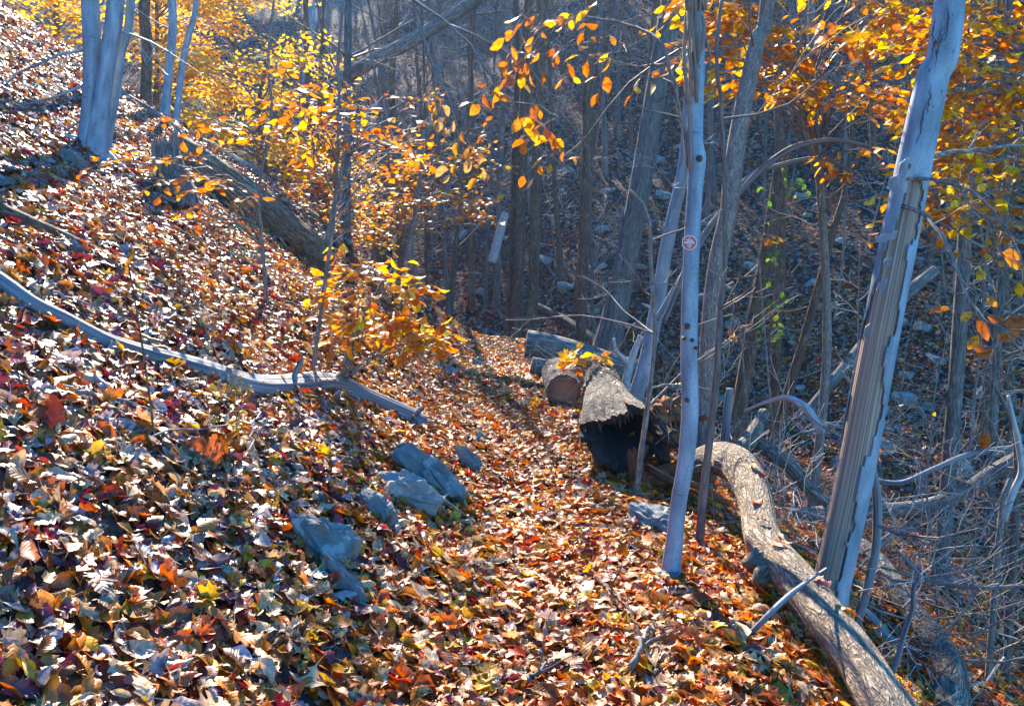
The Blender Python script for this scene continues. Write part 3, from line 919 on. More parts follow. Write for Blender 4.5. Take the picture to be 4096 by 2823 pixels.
rock_px(650, 521, 56, .17, 'flat pale sunlit rock left of the foot of the marked trunk', M['stone_pale'], 9, (R(4), R(6), R(-14)), .8, .3)
rock_px(516, 323, 18, .22, 'rounded blue-grey stone at the crest of the trail', M['stone'], 10, (0, R(14), R(20)), .7, .3)
rock_px(533, 331, 18, .22, 'low grey stone just behind the sawn log end at the crest', M['stone'], 11, (0, R(10), R(-10)), .7, .3)
rock_px(498, 337, 12, .15, 'small grey stone on the trail short of the crest', M['stone'], 12, (0, R(10), R(-10)), .7, .3)
rock_px(477, 363, 18, .1, 'grey wedge stone in the left edge of the far trail', M['stone'], 13, (R(-10), R(40), R(-10)), .6, .2)
rock_px(450, 372, 15, .1, 'small blue-grey stone above the far trail edge', M['stone'], 14, (R(-10), R(36), R(30)), .6, .2)
rock_px(76, 253, 26, .1, 'bluish stone lying in leaves above the grey driftwood limb', M['stone'], 15, (R(-10), R(30), R(10)), .6, .2)
rock_px(72, 164, 30, .16, 'blue-grey stone at the foot of the triple beech', M['stone'], 16, (R(-10), R(30), R(10)), .6, .25)
rock_px(346, 241, 16, .14, 'grey stone beyond the lower end of the brown fallen log', M['stone'], 17, (R(-5), R(30), R(10)), .7, .25)

FIELD = []
for s in range(6):
    FIELD.append(rock_mesh(60 + s, (1.0, .72, .5), M['stone'], .7, 1))
rs = np.random.default_rng(8)
cnt = 0
spots = [(437, 232, 30), (424, 240, 26), (445, 250, 24), (430, 252, 18), (838, 244, 20), (752, 270, 22), (820, 285, 24), (818, 310, 22), (936, 362, 30), (856, 366, 34), (800, 410, 26), (905, 402, 24), (728, 290, 16), (806, 330, 18), (640, 268, 20), (662, 280, 18), (868, 340, 22), (920, 330, 20), (588, 270, 16), (565, 290, 18), (880, 450, 30), (960, 470, 28), (845, 470, 30), (985, 395, 26), (930, 255, 18), (690, 255, 16), (780, 240, 16), (600, 232, 16), (545, 262, 16)]
for k in range(130):
    if k < len(spots): px, py, w = spots[k]
    else: px, py, w = rs.uniform(400, 1020), rs.uniform(120, 480), rs.uniform(8, 20)
    h = hit(px, py)
    if h[1] < 9.5 or h[1] > 60 or abs(h[0] - tc(h[1])) < 1.3: continue
    d = w * h[1] / FPX * rs.uniform(.8, 1.2)
    o = rock_at(h, (d, d, d * .5), 'blue-grey boulder lying in leaves on the far side of the ravine', None, 0, (rs.uniform(-.4, .4), rs.uniform(-.4, .4), rs.uniform(0, 6.28)), 'boulders scattered over the ravine slopes', .25, False, FIELD[k % 6])
    o.scale = (d, d * rs.uniform(.7, 1.2), d * rs.uniform(.6, 1.3))

# ------------------------------------------------------------------ near trees
# triple beech on the left slope
def multi_beech():
    rs = np.random.default_rng(31)
    D = hit(95, 152)[1]
    stems = [[(88, 140, 17), (90, 100, 15), (91, 60, 15), (90, 0, 16)], [(97, 142, 18), (103, 95, 15), (109, 50, 16), (116, 0, 16)], [(107, 138, 10), (115, 98, 8.5), (122, 50, 8), (131, 0, 8)]]
    base = hit(97, 152)
    root = empty('beech_tree', tuple(base), 'bluish grey beech with three stems rising from one foot on the left slope', 'tree')
    allq = []
    for k, s in enumerate(stems):
        P, r = px_path(s, D + (.12 if k == 2 else -.04 * k), 4.0, .08, rs)
        Q, rr, rel = trunk_world(P, r, 70, 24, .012, 3, 3, .05, .55, 60 + k)
        mb = MB(); tube(mb, Q, rr, 24, rel)
        mb.build('stem', M['beech'], root); allq.append((Q, rr))
    bb = MB()
    for Q, rr in allq: limbs_above(bb, Q, rr, at(0, 0, D)[2], 4, rs, 2.0)
    for px, py, dx, ln in ((84, 50, -1, 1.5), (84, 85, -1, 1.6), (82, 120, -1, 1.5), (115, 30, 1, .8), (80, 135, -1, 1.3)):
        P = at(px, py, D)
        grow(bb, P, (dx, rs.uniform(-.5, .1), rs.uniform(-.35, .25)), ln, .013, 2, rs, .05, .5, 4, .75, 5)
    # roots gripping the slope
    for a in np.linspace(0, 5.5, 7):
        Pp = [base + np.array([math.cos(a) * q, math.sin(a) * q, 0]) for q in (.05, .2, .38, .6)]
        Pp = np.array(Pp); Pp[:, 2] = ground(Pp[:, 0], Pp[:, 1]) + np.array([.05, .01, -.015, -.06])
        tube(bb, smooth_path(Pp, 12), np.linspace(.04, .012, 12), 8)
    o = bb.build('branches', M['beech'], root); o['kind'] = 'stuff'
    # long limb reaching out over the trail, with hanging leaves
    lim, Q, r = branch_px(root, [(100, -90, D), (260, -70, 6.4), (370, -28, 5.4), (413, 0, 5.0), (449, 24, 4.9), (474, 49, 4.85), (500, 95, 4.8), (530, 140, 4.8), (575, 172, 4.9)], 5, 7, 1.6, M['bark_thin'], rs, 10, .4, name='limb')
    b2, Q2, r2 = branch_px(root, [(449, 24, 4.9), (520, 60, 4.8), (560, 110, 4.7), (590, 150, 4.7)], 4.8, 3, 1.0, M['bark_thin'], rs, 8, .3, name='limb')
    b3, Q3, r3 = branch_px(root, [(413, 0, 5.0), (430, 60, 4.9), (452, 105, 4.8), (462, 160, 4.8)], 4.9, 2.4, .8, M['bark_thin'], rs, 6, .25, name='limb')
    lv = []; tw = MB()
    for px, py in ((505, 45), (492, 78), (520, 62), (512, 100), (532, 118), (545, 128), (556, 118), (548, 145), (530, 88), (542, 100)):
        spray(tw, lv, at(px, py, rs.uniform(4.6, 5.0)), (rs.uniform(-.6, .6), rs.uniform(-.6, .3), rs.uniform(-.9, -.1)), .22, rs, .085, .06, .0022, .7, side_n=2)
    o = tw.build('twigs', M['bark_thin'], root); o['kind'] = 'stuff'
    hang_leaves(root, lv, 'beech_orange', 90)
    dv = []
    tw = MB()
    for px, py in ((432, 82), (440, 92), (455, 110), (462, 128), (448, 98), (425, 75), (490, 150), (460, 150)):
        spray(tw, dv, at(px, py, 4.8), (rs.uniform(-.5, .5), 0, -.9), .16, rs, .095, .06, .002, 1.0, side_n=1)
    hang_leaves(root, dv, 'dead_leaf', 30, 'dead_foliage')
multi_beech()

# slim beech with a dark knot left of centre
r_, Q_, rr_ = tree_px('beech_tree', 'slim bluish beech with a dark fork scar standing above the fallen brown log', [(297, 188, 9.5), (302, 130, 8.5), (306, 80, 8), (308, 40, 10), (311, 0, 7)], hit(297, 190)[1], M['beech'], 4, 14, .02, 3, 3, .05, .5, 41, 4, 1.6, None, 7)
mb = MB(); Dq = hit(297, 190)[1]
tube(mb, smooth_path([at(299, 186, Dq), at(304, 174, Dq), at(309, 162, Dq - .1)], 8), np.linspace(.045, .032, 8), 10)
tube(mb, smooth_path([at(309, 36, Dq), at(317, 20, Dq), at(318, -30, Dq)], 8), np.linspace(.04, .025, 8), 10)
mb.build('side_stem', M['beech'], r_)
for i, (pts, lab) in enumerate((
    ([(166, 101, 9), (170, 60, 8), (172, 0, 8)], 'thin bluish beech stem right of the triple beech, left of a slanting twin'),
    ([(178, 104, 6), (183, 60, 6), (190, 30, 6), (196, 0, 5)], 'thinner slanting stem beside the thin bluish beech on the upper slope'),
    ([(146, 85, 10), (147, 40, 10), (145, 0, 10)], 'dark straight trunk just behind the triple beech'))):
    D = hit(pts[0][0], pts[0][1] + 3)[1]
    tree_px('beech_tree' if i < 2 else 'bare_tree', lab, pts, min(D, 13.5), M['beech'] if i < 2 else M['bark_brown'], 4, 12, .03, 4, 4, .05, .4, 50 + i, 3, 1.6, None, 6)

# torn top: a beech stem shaped from bark shell, bare wood and splinters
def bark_shell(mb, Q, rr, sides, mask, lift, seed, mi):
    T, A, B = frames(Q); n = len(Q)
    th = np.linspace(0, 2 * math.pi, sides, endpoint=False)
    hgt = np.linspace(0, 1, n)
    keep = mask(hgt[:, None], th[None, :])
    # edges of the bark curl away from the wood
    near = np.zeros_like(keep, float)
    for dx in (-2, -1, 1, 2):
        near = np.maximum(near, (~np.roll(keep, dx, 1)).astype(float) * (1.1 - abs(dx) * .35))
    rad = rr[:, None] * (1 + lift + near * .10 * vnoise(th[None] * 3 + 7, hgt[:, None] * 30, seed)) 
    inner = rad - rr[:, None] * .07
    def verts(rd): return (Q[:, None] + rd[..., None] * (np.cos(th)[None, :, None] * A[:, None] + np.sin(th)[None, :, None] * B[:, None])).reshape(-1, 3)
    s = np.concatenate([[0], np.cumsum(np.linalg.norm(np.diff(Q, axis=0), axis=1))])
    tri = np.abs(((th / (2 * math.pi)) * 2 + 1) % 2 - 1)
    uv = np.stack([np.broadcast_to(tri[None] * math.pi * rr.max(), (n, sides)), np.broadcast_to(s[:, None], (n, sides))], -1).reshape(-1, 2)
    V = np.vstack([verts(rad), verts(inner)]); UV = np.vstack([uv, uv])
    F = []; N = n * sides
    fk = keep[:-1] & keep[1:] & np.roll(keep, -1, 1)[:-1] & np.roll(keep, -1, 1)[1:]
    for i in range(n - 1):
        for j in range(sides):
            if not fk[i, j]: continue
            a, b, c, d = i * sides + j, i * sides + (j + 1) % sides, (i + 1) * sides + (j + 1) % sides, (i + 1) * sides + j
            F.append((a, b, c, d)); F.append((N + d, N + c, N + b, N + a))
            if not fk[i, j - 1]: F.append((a, d, N + d, N + a))
            if not fk[i, (j + 1) % sides]: F.append((c, b, N + b, N + c))
            if i == 0 or not fk[i - 1, j]: F.append((b, a, N + a, N + b))
            if i == n - 2 or not fk[i + 1, j]: F.append((d, c, N + c, N + d))
    mb.add(V, F, UV, mi, True)
    return T, A, B

def angle_to_cam(Q, A, B, i):
    """Angle round the trunk that faces the camera."""
    d = CAM - Q[i]
    return math.atan2(d @ B[i], d @ A[i])

def splinter(mb, p0, p1, w, rs, mi=0):
    n = 9
    C = smooth_path([p0, (np.asarray(p0) + p1) / 2 + rs.normal(0, .012, 3), p1], n)
    tube(mb, C, w * np.array([.8, 1, 1, .95, .9, .8, .65, .4, .05]), 5, 1 + rs.uniform(-.35, .35, (n, 5)), mi=mi)

def marked_tree():
    rs = np.random.default_rng(90)
    D = hit(668, 578)[1]
    pts = [(670, 577, 18.5), (674, 545, 17), (679, 500, 16), (686, 460, 16.5), (690, 410, 17), (689, 360, 16.5), (690, 300, 16), (692, 240, 15.5), (695, 190, 15), (697, 160, 17), (695, 140, 15.5), (696, 100, 14.5), (697, 50, 15), (696, 0, 17)]
    P, r = px_path(pts, D, 0)
    P = np.vstack([P, P[-1] + np.array([.01, .02, .35]), P[-1] + np.array([.02, .03, .7])]); r = np.concatenate([r, [r[-1] * .8, r[-1] * .45]])
    Q, rr, rel = trunk_world(P, r, 220, 36, .012, 3, 3, .05, .6, 91)
    T, A, B = frames(Q)
    root = empty('beech_tree', tuple(Q[0]), 'pale blue-grey beech carrying a red round marker, its top torn open', 'tree')
    zt = at(696, 100, D)[2]; z2 = at(696, 158, D)[2]
    i0 = int(np.argmin(np.abs(Q[:, 2] - zt)))
    ca = angle_to_cam(Q, A, B, i0)
    mb = MB(); tube(mb, Q, rr * .93, 36, rel); mb.build('bare_wood', M['torn_wood'], root)
    # the camera's left as an angle round the stem
    left = np.array([-1.0, 0, 0]); la = math.atan2(left @ B[i0], left @ A[i0])
    zz = Q[:, 2]
    def mask(h, th):
        z = np.interp(h, np.linspace(0, 1, len(zz)), zz)
        da = np.abs((th - (la * .55 + ca * .45) + math.pi) % (2 * math.pi) - math.pi)
        half = np.interp(z, [z2 - .22, z2 - .05, zt, zt + .3, zt + .6], [-.4, .1, .75, 1.5, 2.2])
        jag = (vnoise(z * 18 + th * 0, th * 2 + z * 5, 5) - .5) * .7
        return da > half + np.where(half > 0, jag, 0)
    sh = MB(); bark_shell(sh, Q, rr, 36, mask, .02, 4, 0); sh.build('bark', M['beech'], root)
    sp = MB()
    for k in range(12):
        x0 = rs.uniform(687, 700); y0 = rs.uniform(0, 70)
        p0 = at(x0, y0 + rs.uniform(20, 45), D - .045); p1 = at(x0 + rs.uniform(-6, 2), y0 - rs.uniform(30, 90), D - .055 - rs.uniform(0, .03))
        splinter(sp, p0, p1, rs.uniform(.004, .010), rs)
    splinter(sp, at(691, 172, D - .035), at(686, 70, D - .05), .007, rs)
    splinter(sp, at(705, 30, D - .05), at(712, 60, D - .08), .006, rs)
    for k in range(7): splinter(sp, at(rs.uniform(685, 706), 10, D - .05), at(rs.uniform(684, 710), -60 - rs.uniform(0, 60), D - .05), .014, rs)
    sp.build('splinters', M['torn_wood'], root)
    kb = MB()
    for px, py, s in ((688, 326, .011), (693, 340, .007), (688, 400, .008), (685, 338, .007), (700, 158, .012), (697, 348, .006)):
        c = at(px, py, D - .055)
        tube(kb, [c + np.array([0, .03, 0]), c + np.array([0, .005, 0]), c + np.array([0, -.004, 0])], [s * 1.5, s * 1.3, s * .5], 8)
    kb.build('knots', M['bark_brown'], root)
    # branches to the left with leaves at their ends
    b, Q1, r1 = branch_px(root, [(690, 168, D), (668, 62, D + .1), (650, 33, 4.3), (615, 22, 4.6), (579, 17, 4.8), (545, 30, 4.9)], 4.4, 4.5, 1.4, M['bark_thin'], rs, 7, .3)
    b, Q1, r1 = branch_px(root, [(668, 62, D + .1), (640, 66, 4.3), (605, 58, 4.5), (578, 50, 4.6)], 4.4, 2.6, 1.0, M['bark_thin'], rs, 5, .25)
    lv = []; tw = MB()
    for px, py in ((534, 6), (545, 14), (560, 10), (520, 20), (575, 20), (590, 30), (610, 40), (600, 22), (560, 34), (548, 42), (575, 42), (524, 42), (536, 50), (628, 52), (615, 60), (588, 8), (606, 8), (640, 70)):
        spray(tw, lv, at(px, py, rs.uniform(4.2, 4.9)), (rs.uniform(-.8, .2), rs.uniform(-.4, .4), rs.uniform(-.6, .2)), .2, rs, .075, .065, .002, .7, side_n=2)
    o = tw.build('twigs', M['bark_thin'], root); o['kind'] = 'stuff'
    hang_leaves(root, lv, 'beech_orange', 110)
    # the marker: a disc nailed to the bark
    i = int(np.argmin(np.abs(Q[:, 2] - at(689, 241, D)[2])))
    d = unit((CAM - Q[i]) * np.array([1, 1, 0])); rt = np.array([d[1], -d[0], 0]) * -1
    c = Q[i] + d * (rr[i] * 1.05 + .004) + rt * (-.0105)
    mk = empty('trail_marker', tuple(c), 'small red and white round TRAIL MARKER disc nailed to the pale beech', 'trail marker')
    mk.rotation_euler = (math.pi / 2, 0, math.atan2(rt[1], rt[0]))
    def disc(nm, r0, r1, z0, z1, mat, seg=48):
        b = MB(); th = np.linspace(0, 2 * math.pi, seg, endpoint=False); cs = np.stack([np.cos(th), np.sin(th)], 1)
        rings = [(r0, z0), (r1, z0), (r1, z1), (r0, z1)]
        V = np.vstack([np.column_stack([cs * q, np.full(seg, z)]) for q, z in rings])
        F = []
        for k in range(4):
            a, c2 = k * seg, ((k + 1) % 4) * seg
            if r0 == 0 and k == 3: continue
            for j in range(seg): F.append((a + j, a + (j + 1) % seg, c2 + (j + 1) % seg, c2 + j))
        b.add(V, F, None, 0, False)
        o = bpy.data.objects.new(nm, b.mesh(nm, mat)); COL.objects.link(o); o.parent = mk; return o
    Rm = .034
    disc('disc', 0, Rm * .93, -.0015, .001, M['marker_red'])
    disc('border', Rm * .94, Rm, -.0015, .0013, M['marker_white'])
    def text(body, size, x, y, rot=0, nm='lettering', bold=0.0):
        cu = bpy.data.curves.new(nm, 'FONT'); cu.body = body; cu.size = size; cu.align_x = 'CENTER'; cu.align_y = 'CENTER'; cu.extrude = .0002; cu.offset = bold
        cu.materials.append(M['marker_white'])
        t = bpy.data.objects.new('lettering_outline', cu); me = bpy.data.meshes.new_from_object(t); bpy.data.objects.remove(t)
        o = bpy.data.objects.new(nm, me); COL.objects.link(o); o.parent = mk; o.location = (x, y, .0014); o.rotation_euler = (0, 0, rot); return o
    text('TRAIL', .0125, 0, .0100, bold=.0002)
    text('MARKER', .0125, 0, -.0005, bold=.0002)
    text('TACONIC', .0060, 0, -.0095, bold=.0)
    text('REGION', .0060, 0, -.0150, bold=.0)
    s1 = 'PARKS RECREATION AND'
    for k, ch in enumerate(s1):
        a = R(158 - k * (136 / (len(s1) - 1)))
        if ch != ' ': text(ch, .0045, math.cos(a) * Rm * .83, math.sin(a) * Rm * .83, a - math.pi / 2, 'lettering')
    s2 = 'HISTORIC PRESERVATION'
    for k, ch in enumerate(s2):
        a = R(196 + k * (148 / (len(s2) - 1)))
        if ch != ' ': text(ch, .0045, math.cos(a) * Rm * .83, math.sin(a) * Rm * .83, a + math.pi / 2, 'lettering')
    for y in (.0195, -.0205):
        o = disc('nail', 0, .0035, .001, .0026, M['nail'], 14); o.location = (0, y, 0)
    return root
marked_tree()

# the big leaning tree on the right, its bark torn away
def torn_leaner():
    rs = np.random.default_rng(120)
    D = 4.55
    pts = [(829, 592, 36), (836, 560, 36), (853, 480, 36), (868, 400, 35), (883, 320, 34), (899, 240, 33), (915, 160, 31), (932, 80, 28), (950, -2, 26)]
    P, r = px_path(pts, D, 5.0, .06, rs)
    Q, rr, rel = trunk_world(P, r, 300, 48, .012, 3, 3, .03, .15, 121)
    T, A, B = frames(Q)
    root = empty('beech_tree', tuple(Q[0]), 'large leaning beech on the right with its bark torn off to bare brown wood', 'tree')
    zz = Q[:, 2]
    ztear = at(912, 165, D)[2]; zlow = at(838, 545, D)[2]; zmid = at(875, 300, D)[2]
    i0 = int(np.argmin(np.abs(zz - zmid))); ca = angle_to_cam(Q, A, B, i0)
    right = np.array([1.0, 0, 0]); ra = math.atan2(right @ B[i0], right @ A[i0])
    sgn = 1 if ((ra - ca + math.pi) % (2 * math.pi) - math.pi) > 0 else -1
    th = np.linspace(0, 2 * math.pi, 48, endpoint=False)
    groove = 1 + .035 * np.sin(th * 15 + 2)[None] * np.ones((len(Q), 1)) + .03 * (vnoise(th[None] * 9, np.linspace(0, 8, len(Q))[:, None], 3) - .5)
    mb = MB(); tube(mb, Q, rr * .92, 48, groove); mb.build('bare_wood', M['torn_wood'], root)
    def mask(h, t):
        z = np.interp(h, np.linspace(0, 1, len(zz)), zz)
        da = sgn * ((t - ca + math.pi) % (2 * math.pi) - math.pi)        # + = to the right of the side we see
        jag = (vnoise(z * 6, t * 0 + 3, 8) - .5) * .45 + (vnoise(np.floor(z * 14) * .73, t * 0 + 8, 9) - .5) * .45 + (vnoise(z * 60, t * 0 + 8, 19) - .5) * .2
        hi = np.interp(z, [zlow, zmid - .3, zmid + .5, ztear - .15, ztear], [.38, .62, .60, .75, -.3])
        lo = np.interp(z, [zlow, zmid - .25, zmid + .1, ztear - .35, ztear], [-1.9, -1.55, -.62, -.50, .2])
        bare = (da < hi + jag) & (da > lo + jag * .6) & (z < ztear)
        return ~bare
    sh = MB(); bark_shell(sh, Q, rr, 48, mask, .07, 14, 0); sh.build('bark', M['beech'], root)
    # curled flaps of bark
    fl = MB()
    for px, py, w, hgt, tw in ((884, 237, .10, .045, .5), (893, 182, .05, .07, .8), (902, 168, .04, .09, 1.0), (880, 285, .035, .06, .6), (886, 262, .03, .05, .5), (866, 330, .02, .07, .4)):
        c = at(px, py, D - .09); n, m = 9, 5
        V = []
        for i in range(n):
            for j in range(m):
                u, v = i / (n - 1) - .5, j / (m - 1) - .5
                V.append(c + np.array([u * w, -.03 * math.sin((u + .5) * 2.6 * tw) - .02 * (v + .5) + .004 * rs.normal(), v * hgt * (1 - .5 * abs(u)) + u * w * .35 + .004 * rs.normal()]))
        N = n * m; V2 = [p + np.array([0, .006, 0]) for p in V]
        F = []
        for i in range(n - 1):
            for j in range(m - 1):
                a = i * m + j; F.append((a, a + m, a + m + 1, a + 1)); F.append((N + a, N + a + 1, N + a + m + 1, N + a + m))
        b0 = [i * m for i in range(n)]; b1 = [i * m + m - 1 for i in range(n)]
        for e in (b0, b1, list(range(m)), [(n - 1) * m + j for j in range(m)]):
            for a, b in zip(e[:-1], e[1:]): F.append((a, b, N + b, N + a))
        fl.add(V + V2, F)
    fl.build('bark_flaps', M['beech'], root)
    cr = MB()
    for k in range(9):                                    # fissures of old bark on the upper stem
        py = rs.uniform(-10, 120); off = rs.uniform(-9, 11); L = []
        for q in range(7):
            yy = py + q * rs.uniform(4, 8); off += rs.uniform(-2.5, 2.5); off = min(11, max(-11, off))
            L.append(at(np.interp(yy, [0, 165], [950, 914]) + off, yy, D - .079 * math.sqrt(max(.05, 1 - (off / 15.5) ** 2)) ))
        C = smooth_path(L, 26) + rs.normal(0, .0025, (26, 3)); C[:, 1] = np.minimum(C[:, 1], np.interp(np.arange(26), [0, 25], [C[0, 1], C[-1, 1]]))
        tube(cr, C, .0032 * np.sin(np.linspace(.05, 3.1, 26)) * rs.uniform(.6, 1.2, 26) + .0005, 4)
    cr.build('bark_cracks', M['bark_brown'], root)
    bb = MB(); limbs_above(bb, Q, rr, at(950, -170, D)[2], 6, rs, 2.0)
    o = bb.build('branches', M['beech'], root); o['kind'] = 'stuff'
    branch_px(root, [(905, 168, D - .07), (915, 162, 4.5), (950, 152, 4.6), (1000, 147, 4.8), (1060, 140, 5.0)], 4.6, 5, 2, M['bark_thin'], rs, 5, .4)
    branch_px(root, [(905, 178, D - .07), (930, 178, 4.4), (970, 190, 4.3), (1005, 225, 4.2), (1030, 280, 4.1)], 4.4, 4, 1.4, M['bark_thin'], rs, 6, .3)
    branch_px(root, [(903, 205, D - .06), (925, 215, 4.3), (945, 240, 4.1), (965, 290, 3.9), (985, 318, 3.7), (1012, 335, 3.6), (1035, 370, 3.6)], 4.0, 5, 1.6, M['bark_thin'], rs, 8, .3)
    lv = []
    for px, py, a, s in ((983, 330, -1.2, 24), (978, 345, -.6, 22), (987, 352, .2, 22), (966, 316, -2.4, 14), (973, 342, -2.2, 18), (1008, 335, -2.7, 24), (1018, 322, .2, 26), (996, 318, 2.9, 18), (945, 308, 0, 10), (938, 310, 0, 10), (1013, 255, -.3, 22), (1015, 262, -.4, 24), (1020, 290, -1.3, 16), (992, 302, -.7, 14), (985, 440, -1.7, 20)):
        d = at(px, py, 3.7); dr = unit(np.array([math.cos(a), rs.uniform(-.4, .4), math.sin(a)]))
        lv.append((d, dr, unit(np.array([rs.uniform(-.5, .5), -.8, rs.uniform(.1, .8)])), s * 3.7 / FPX))
    pt = MB()
    for c, dr, n_, s in lv: tube(pt, [c - dr * s * .5, c - dr * s * .5 - dr * .03 + np.array([0, 0, .03]), c - dr * s * .5 + np.array([0, .02, .09])], [.0012, .0012, .001], 4)
    o = pt.build('twigs', M['bark_thin'], root); o['kind'] = 'stuff'
    hang_leaves(root, lv, 'beech_orange', 40)
torn_leaner()

# second stems behind the marked tree
tree_px('beech_tree', 'slender grey beech stem bending out behind the left side of the marked tree', [(632, 405, 16), (644, 370, 15), (658, 300, 14), (665, 255, 13), (671, 225, 13), (681, 180, 12), (687, 140, 12), (690, 90, 11), (692, 40, 10), (690, 0, 10)], 8.6, M['beech'], 3.5, 18, .012, 3, 3, .05, .35, 70, 4, 1.6, None, 5, low=1.5)
tree_px('bare_tree', 'brownish grey trunk curving up between the marked tree and a thin dark stem', [(703, 440, 19), (706, 390, 18), (711, 320, 19), (718, 260, 18), (729, 210, 17), (732, 180, 18), (739, 130, 17), (750, 75, 16), (760, 30, 15), (768, 0, 14)], 6.4, M['bark_thin'], 4, 20, .02, 3, 4, .06, .3, 71, 5, 1.8, None, 6, low=1.8)
tree_px('bare_sapling', 'thin dark stem just right of the marked tree, leaning against nothing', [(701, 522, 9), (706, 470, 8), (712, 420, 7.5), (717, 370, 7), (721, 300, 6), (725, 260, 5), (724, 160, 4.5), (721, 100, 4), (722, 0, 3.5)], 4.7, M['dark_twig'], 2, 10, .05, 3, 4, .05, .25, 72, 2, 1.0, None, 5, cat='sapling')
tree_px('bare_sapling', 'thin crooked stem rising from the mouth of the hollow log', [(641, 455, 6), (646, 420, 5.5), (652, 370, 5), (655, 330, 4.5), (651, 265, 4.5), (650, 225, 4), (644, 205, 3), (630, 190, 2.6)], 5.6, M['bark_thin'], 0, 9, .05, 3, 4, .05, .2, 73, 0, 1.0, None, 6, cat='sapling', low=.6)
tree_px('bare_tree', 'tall furrowed trunk leaning right behind the sawn logs', [(606, 352, 25), (618, 300, 23), (630, 240, 22), (643, 170, 21), (655, 95, 20), (668, 20, 19), (671, 0, 19)], 14.5, M['bark_grey'], 6, 22, .05, 5, 5, .04, .6, 74, 6, 2.6, None, 6, low=3)

# trunks at the crest
tree_px('bare_tree', 'slimmest of the three brown stems at the trail crest, joined low to its neighbour', [(509, 318, 9), (512, 270, 8), (514, 200, 7), (516, 120, 6), (517, 40, 5)], 17.5, M['bark_brown'], 6, 18, .05, 5, 5, .05, .5, 75, 5, 2.4, None, 5, low=3)
tree_px('bare_tree', 'brown trunk in the middle of the three stems at the trail crest', [(517, 320, 12), (519, 270, 11), (521, 200, 10), (525, 100, 9.5), (529, 0, 9)], 17.3, M['bark_brown'], 6, 16, .05, 5, 5, .05, .4, 76, 4, 2.4, None, 5, low=3)
tree_px('bare_tree', 'straight brown trunk right of the pair, directly behind the sawn log end', [(531, 332, 12), (534, 270, 11), (536, 180, 10.5), (539, 90, 10), (542, 0, 10)], 16.2, M['bark_brown'], 6, 18, .05, 5, 5, .05, .5, 77, 5, 2.4, None, 5, low=3)
tree_px('bare_tree', 'straight reddish brown trunk standing behind the middle of the sawn log', [(580, 348, 11), (584, 250, 11), (588, 130, 11), (592, 0, 11)], 16.5, M['bark_brown'], 6, 16, .05, 5, 5, .05, .5, 78, 5, 2.2, None, 5, low=3)

# broken trunk with green leaves climbing it
def ivy_snag():
    rs = np.random.default_rng(140)
    D = 12.0
    root, Q, rr = tree_px('broken_tree', 'broken-topped brown trunk with small green vine leaves climbing it', [(752, 335, 15), (760, 290, 14), (768, 247, 14), (775, 205, 14), (781, 166, 14)], D, M['bark_brown'], 0, 18, .06, 5, 5, .05, .4, 141, 0, 1, None, 3, low=1.5)
    sp = MB()
    for k in range(9):
        a = rs.uniform(0, 6.28); b = Q[-1] + np.array([math.cos(a), math.sin(a), 0]) * rr[-1] * .75
        splinter(sp, b - np.array([0, 0, .12]), b + np.array([rs.normal(0, .02), 0, rs.uniform(.06, .2)]), .025, rs)
    sp.build('splinters', M['rotten_wood'], root)
    lv = []; vn = MB()
    for px, py in [(790 + rs.uniform(-8, 22), 175 + rs.uniform(-6, 22)) for _ in range(16)] + [(762 + rs.uniform(-6, 10), 195 + rs.uniform(-8, 10)) for _ in range(6)] + [(768 + rs.uniform(-10, 16), 330 + rs.uniform(-14, 10)) for _ in range(16)] + [(772 + rs.uniform(-6, 18), rs.uniform(215, 320)) for _ in range(16)]:
        c = at(px, py, D - .25 + rs.uniform(-.15, .15)); a = rs.uniform(0, 6.28)
        lv.append((c, unit([math.cos(a), rs.uniform(-.3, .3), math.sin(a) - .3]), unit([rs.normal(0, .4), -.8, .6]), .085 * rs.uniform(.7, 1.3)))
    for j in range(0, len(lv) - 1, 2):
        tube(vn, smooth_path([lv[j][0], (lv[j][0] + lv[j + 1][0]) / 2 + rs.normal(0, .03, 3), lv[j + 1][0]], 5), [.003] * 5, 3, cap=False)
        k = int(np.argmin(np.linalg.norm(Q - lv[j][0], axis=1))); tube(vn, smooth_path([Q[k], (Q[k] + lv[j][0]) / 2 + np.array([0, 0, -.05]), lv[j][0]], 5), [.004] * 5, 3, cap=False)
    o = vn.build('vine_stems', M['dark_twig'], root); o['kind'] = 'stuff'
    hang_leaves(root, lv, 'green_leaf', 40, 'vine_leaves')
ivy_snag()
tree_px('bare_tree', 'slim dark trunk just right of the broken vine-clad trunk', [(778, 310, 10), (781, 240, 9), (780, 160, 9), (778, 80, 9), (777, 0, 9)], 14, M['bark_brown'], 5, 14, .05, 4, 5, .05, .4, 142, 4, 2, None, 5, low=2)
tree_px('bare_tree', 'slim trunk leaning right across the open leafy slope', [(790, 386, 10), (805, 335, 9), (820, 280, 8), (835, 225, 7), (845, 190, 5), (850, 150, 4)], 12.5, M['bark_brown'], 1.5, 12, .05, 4, 5, .05, .4, 143, 2, 1.2, None, 7, low=1.5)
tree_px('bare_tree', 'dark straight trunk at far right beyond the leaning torn beech', [(950, 455, 15), (956, 380, 14), (962, 290, 14), (966, 200, 13), (970, 100, 12), (974, 0, 12)], 11, M['bark_grey'], 5, 16, .04, 4, 5, .05, .4, 144, 5, 2, None, 8, low=2)
tree_px('bare_sapling', 'upright bare stem at the lower right edge with a broken bent top', [(992, 628, 7), (997, 560, 7), (1001, 520, 6.5), (1004, 495, 6), (1010, 478, 4)], 5.6, M['bark_thin'], 0, 10, .05, 3, 4, .05, .3, 145, 0, 1, None, 5, cat='sapling', low=.8)
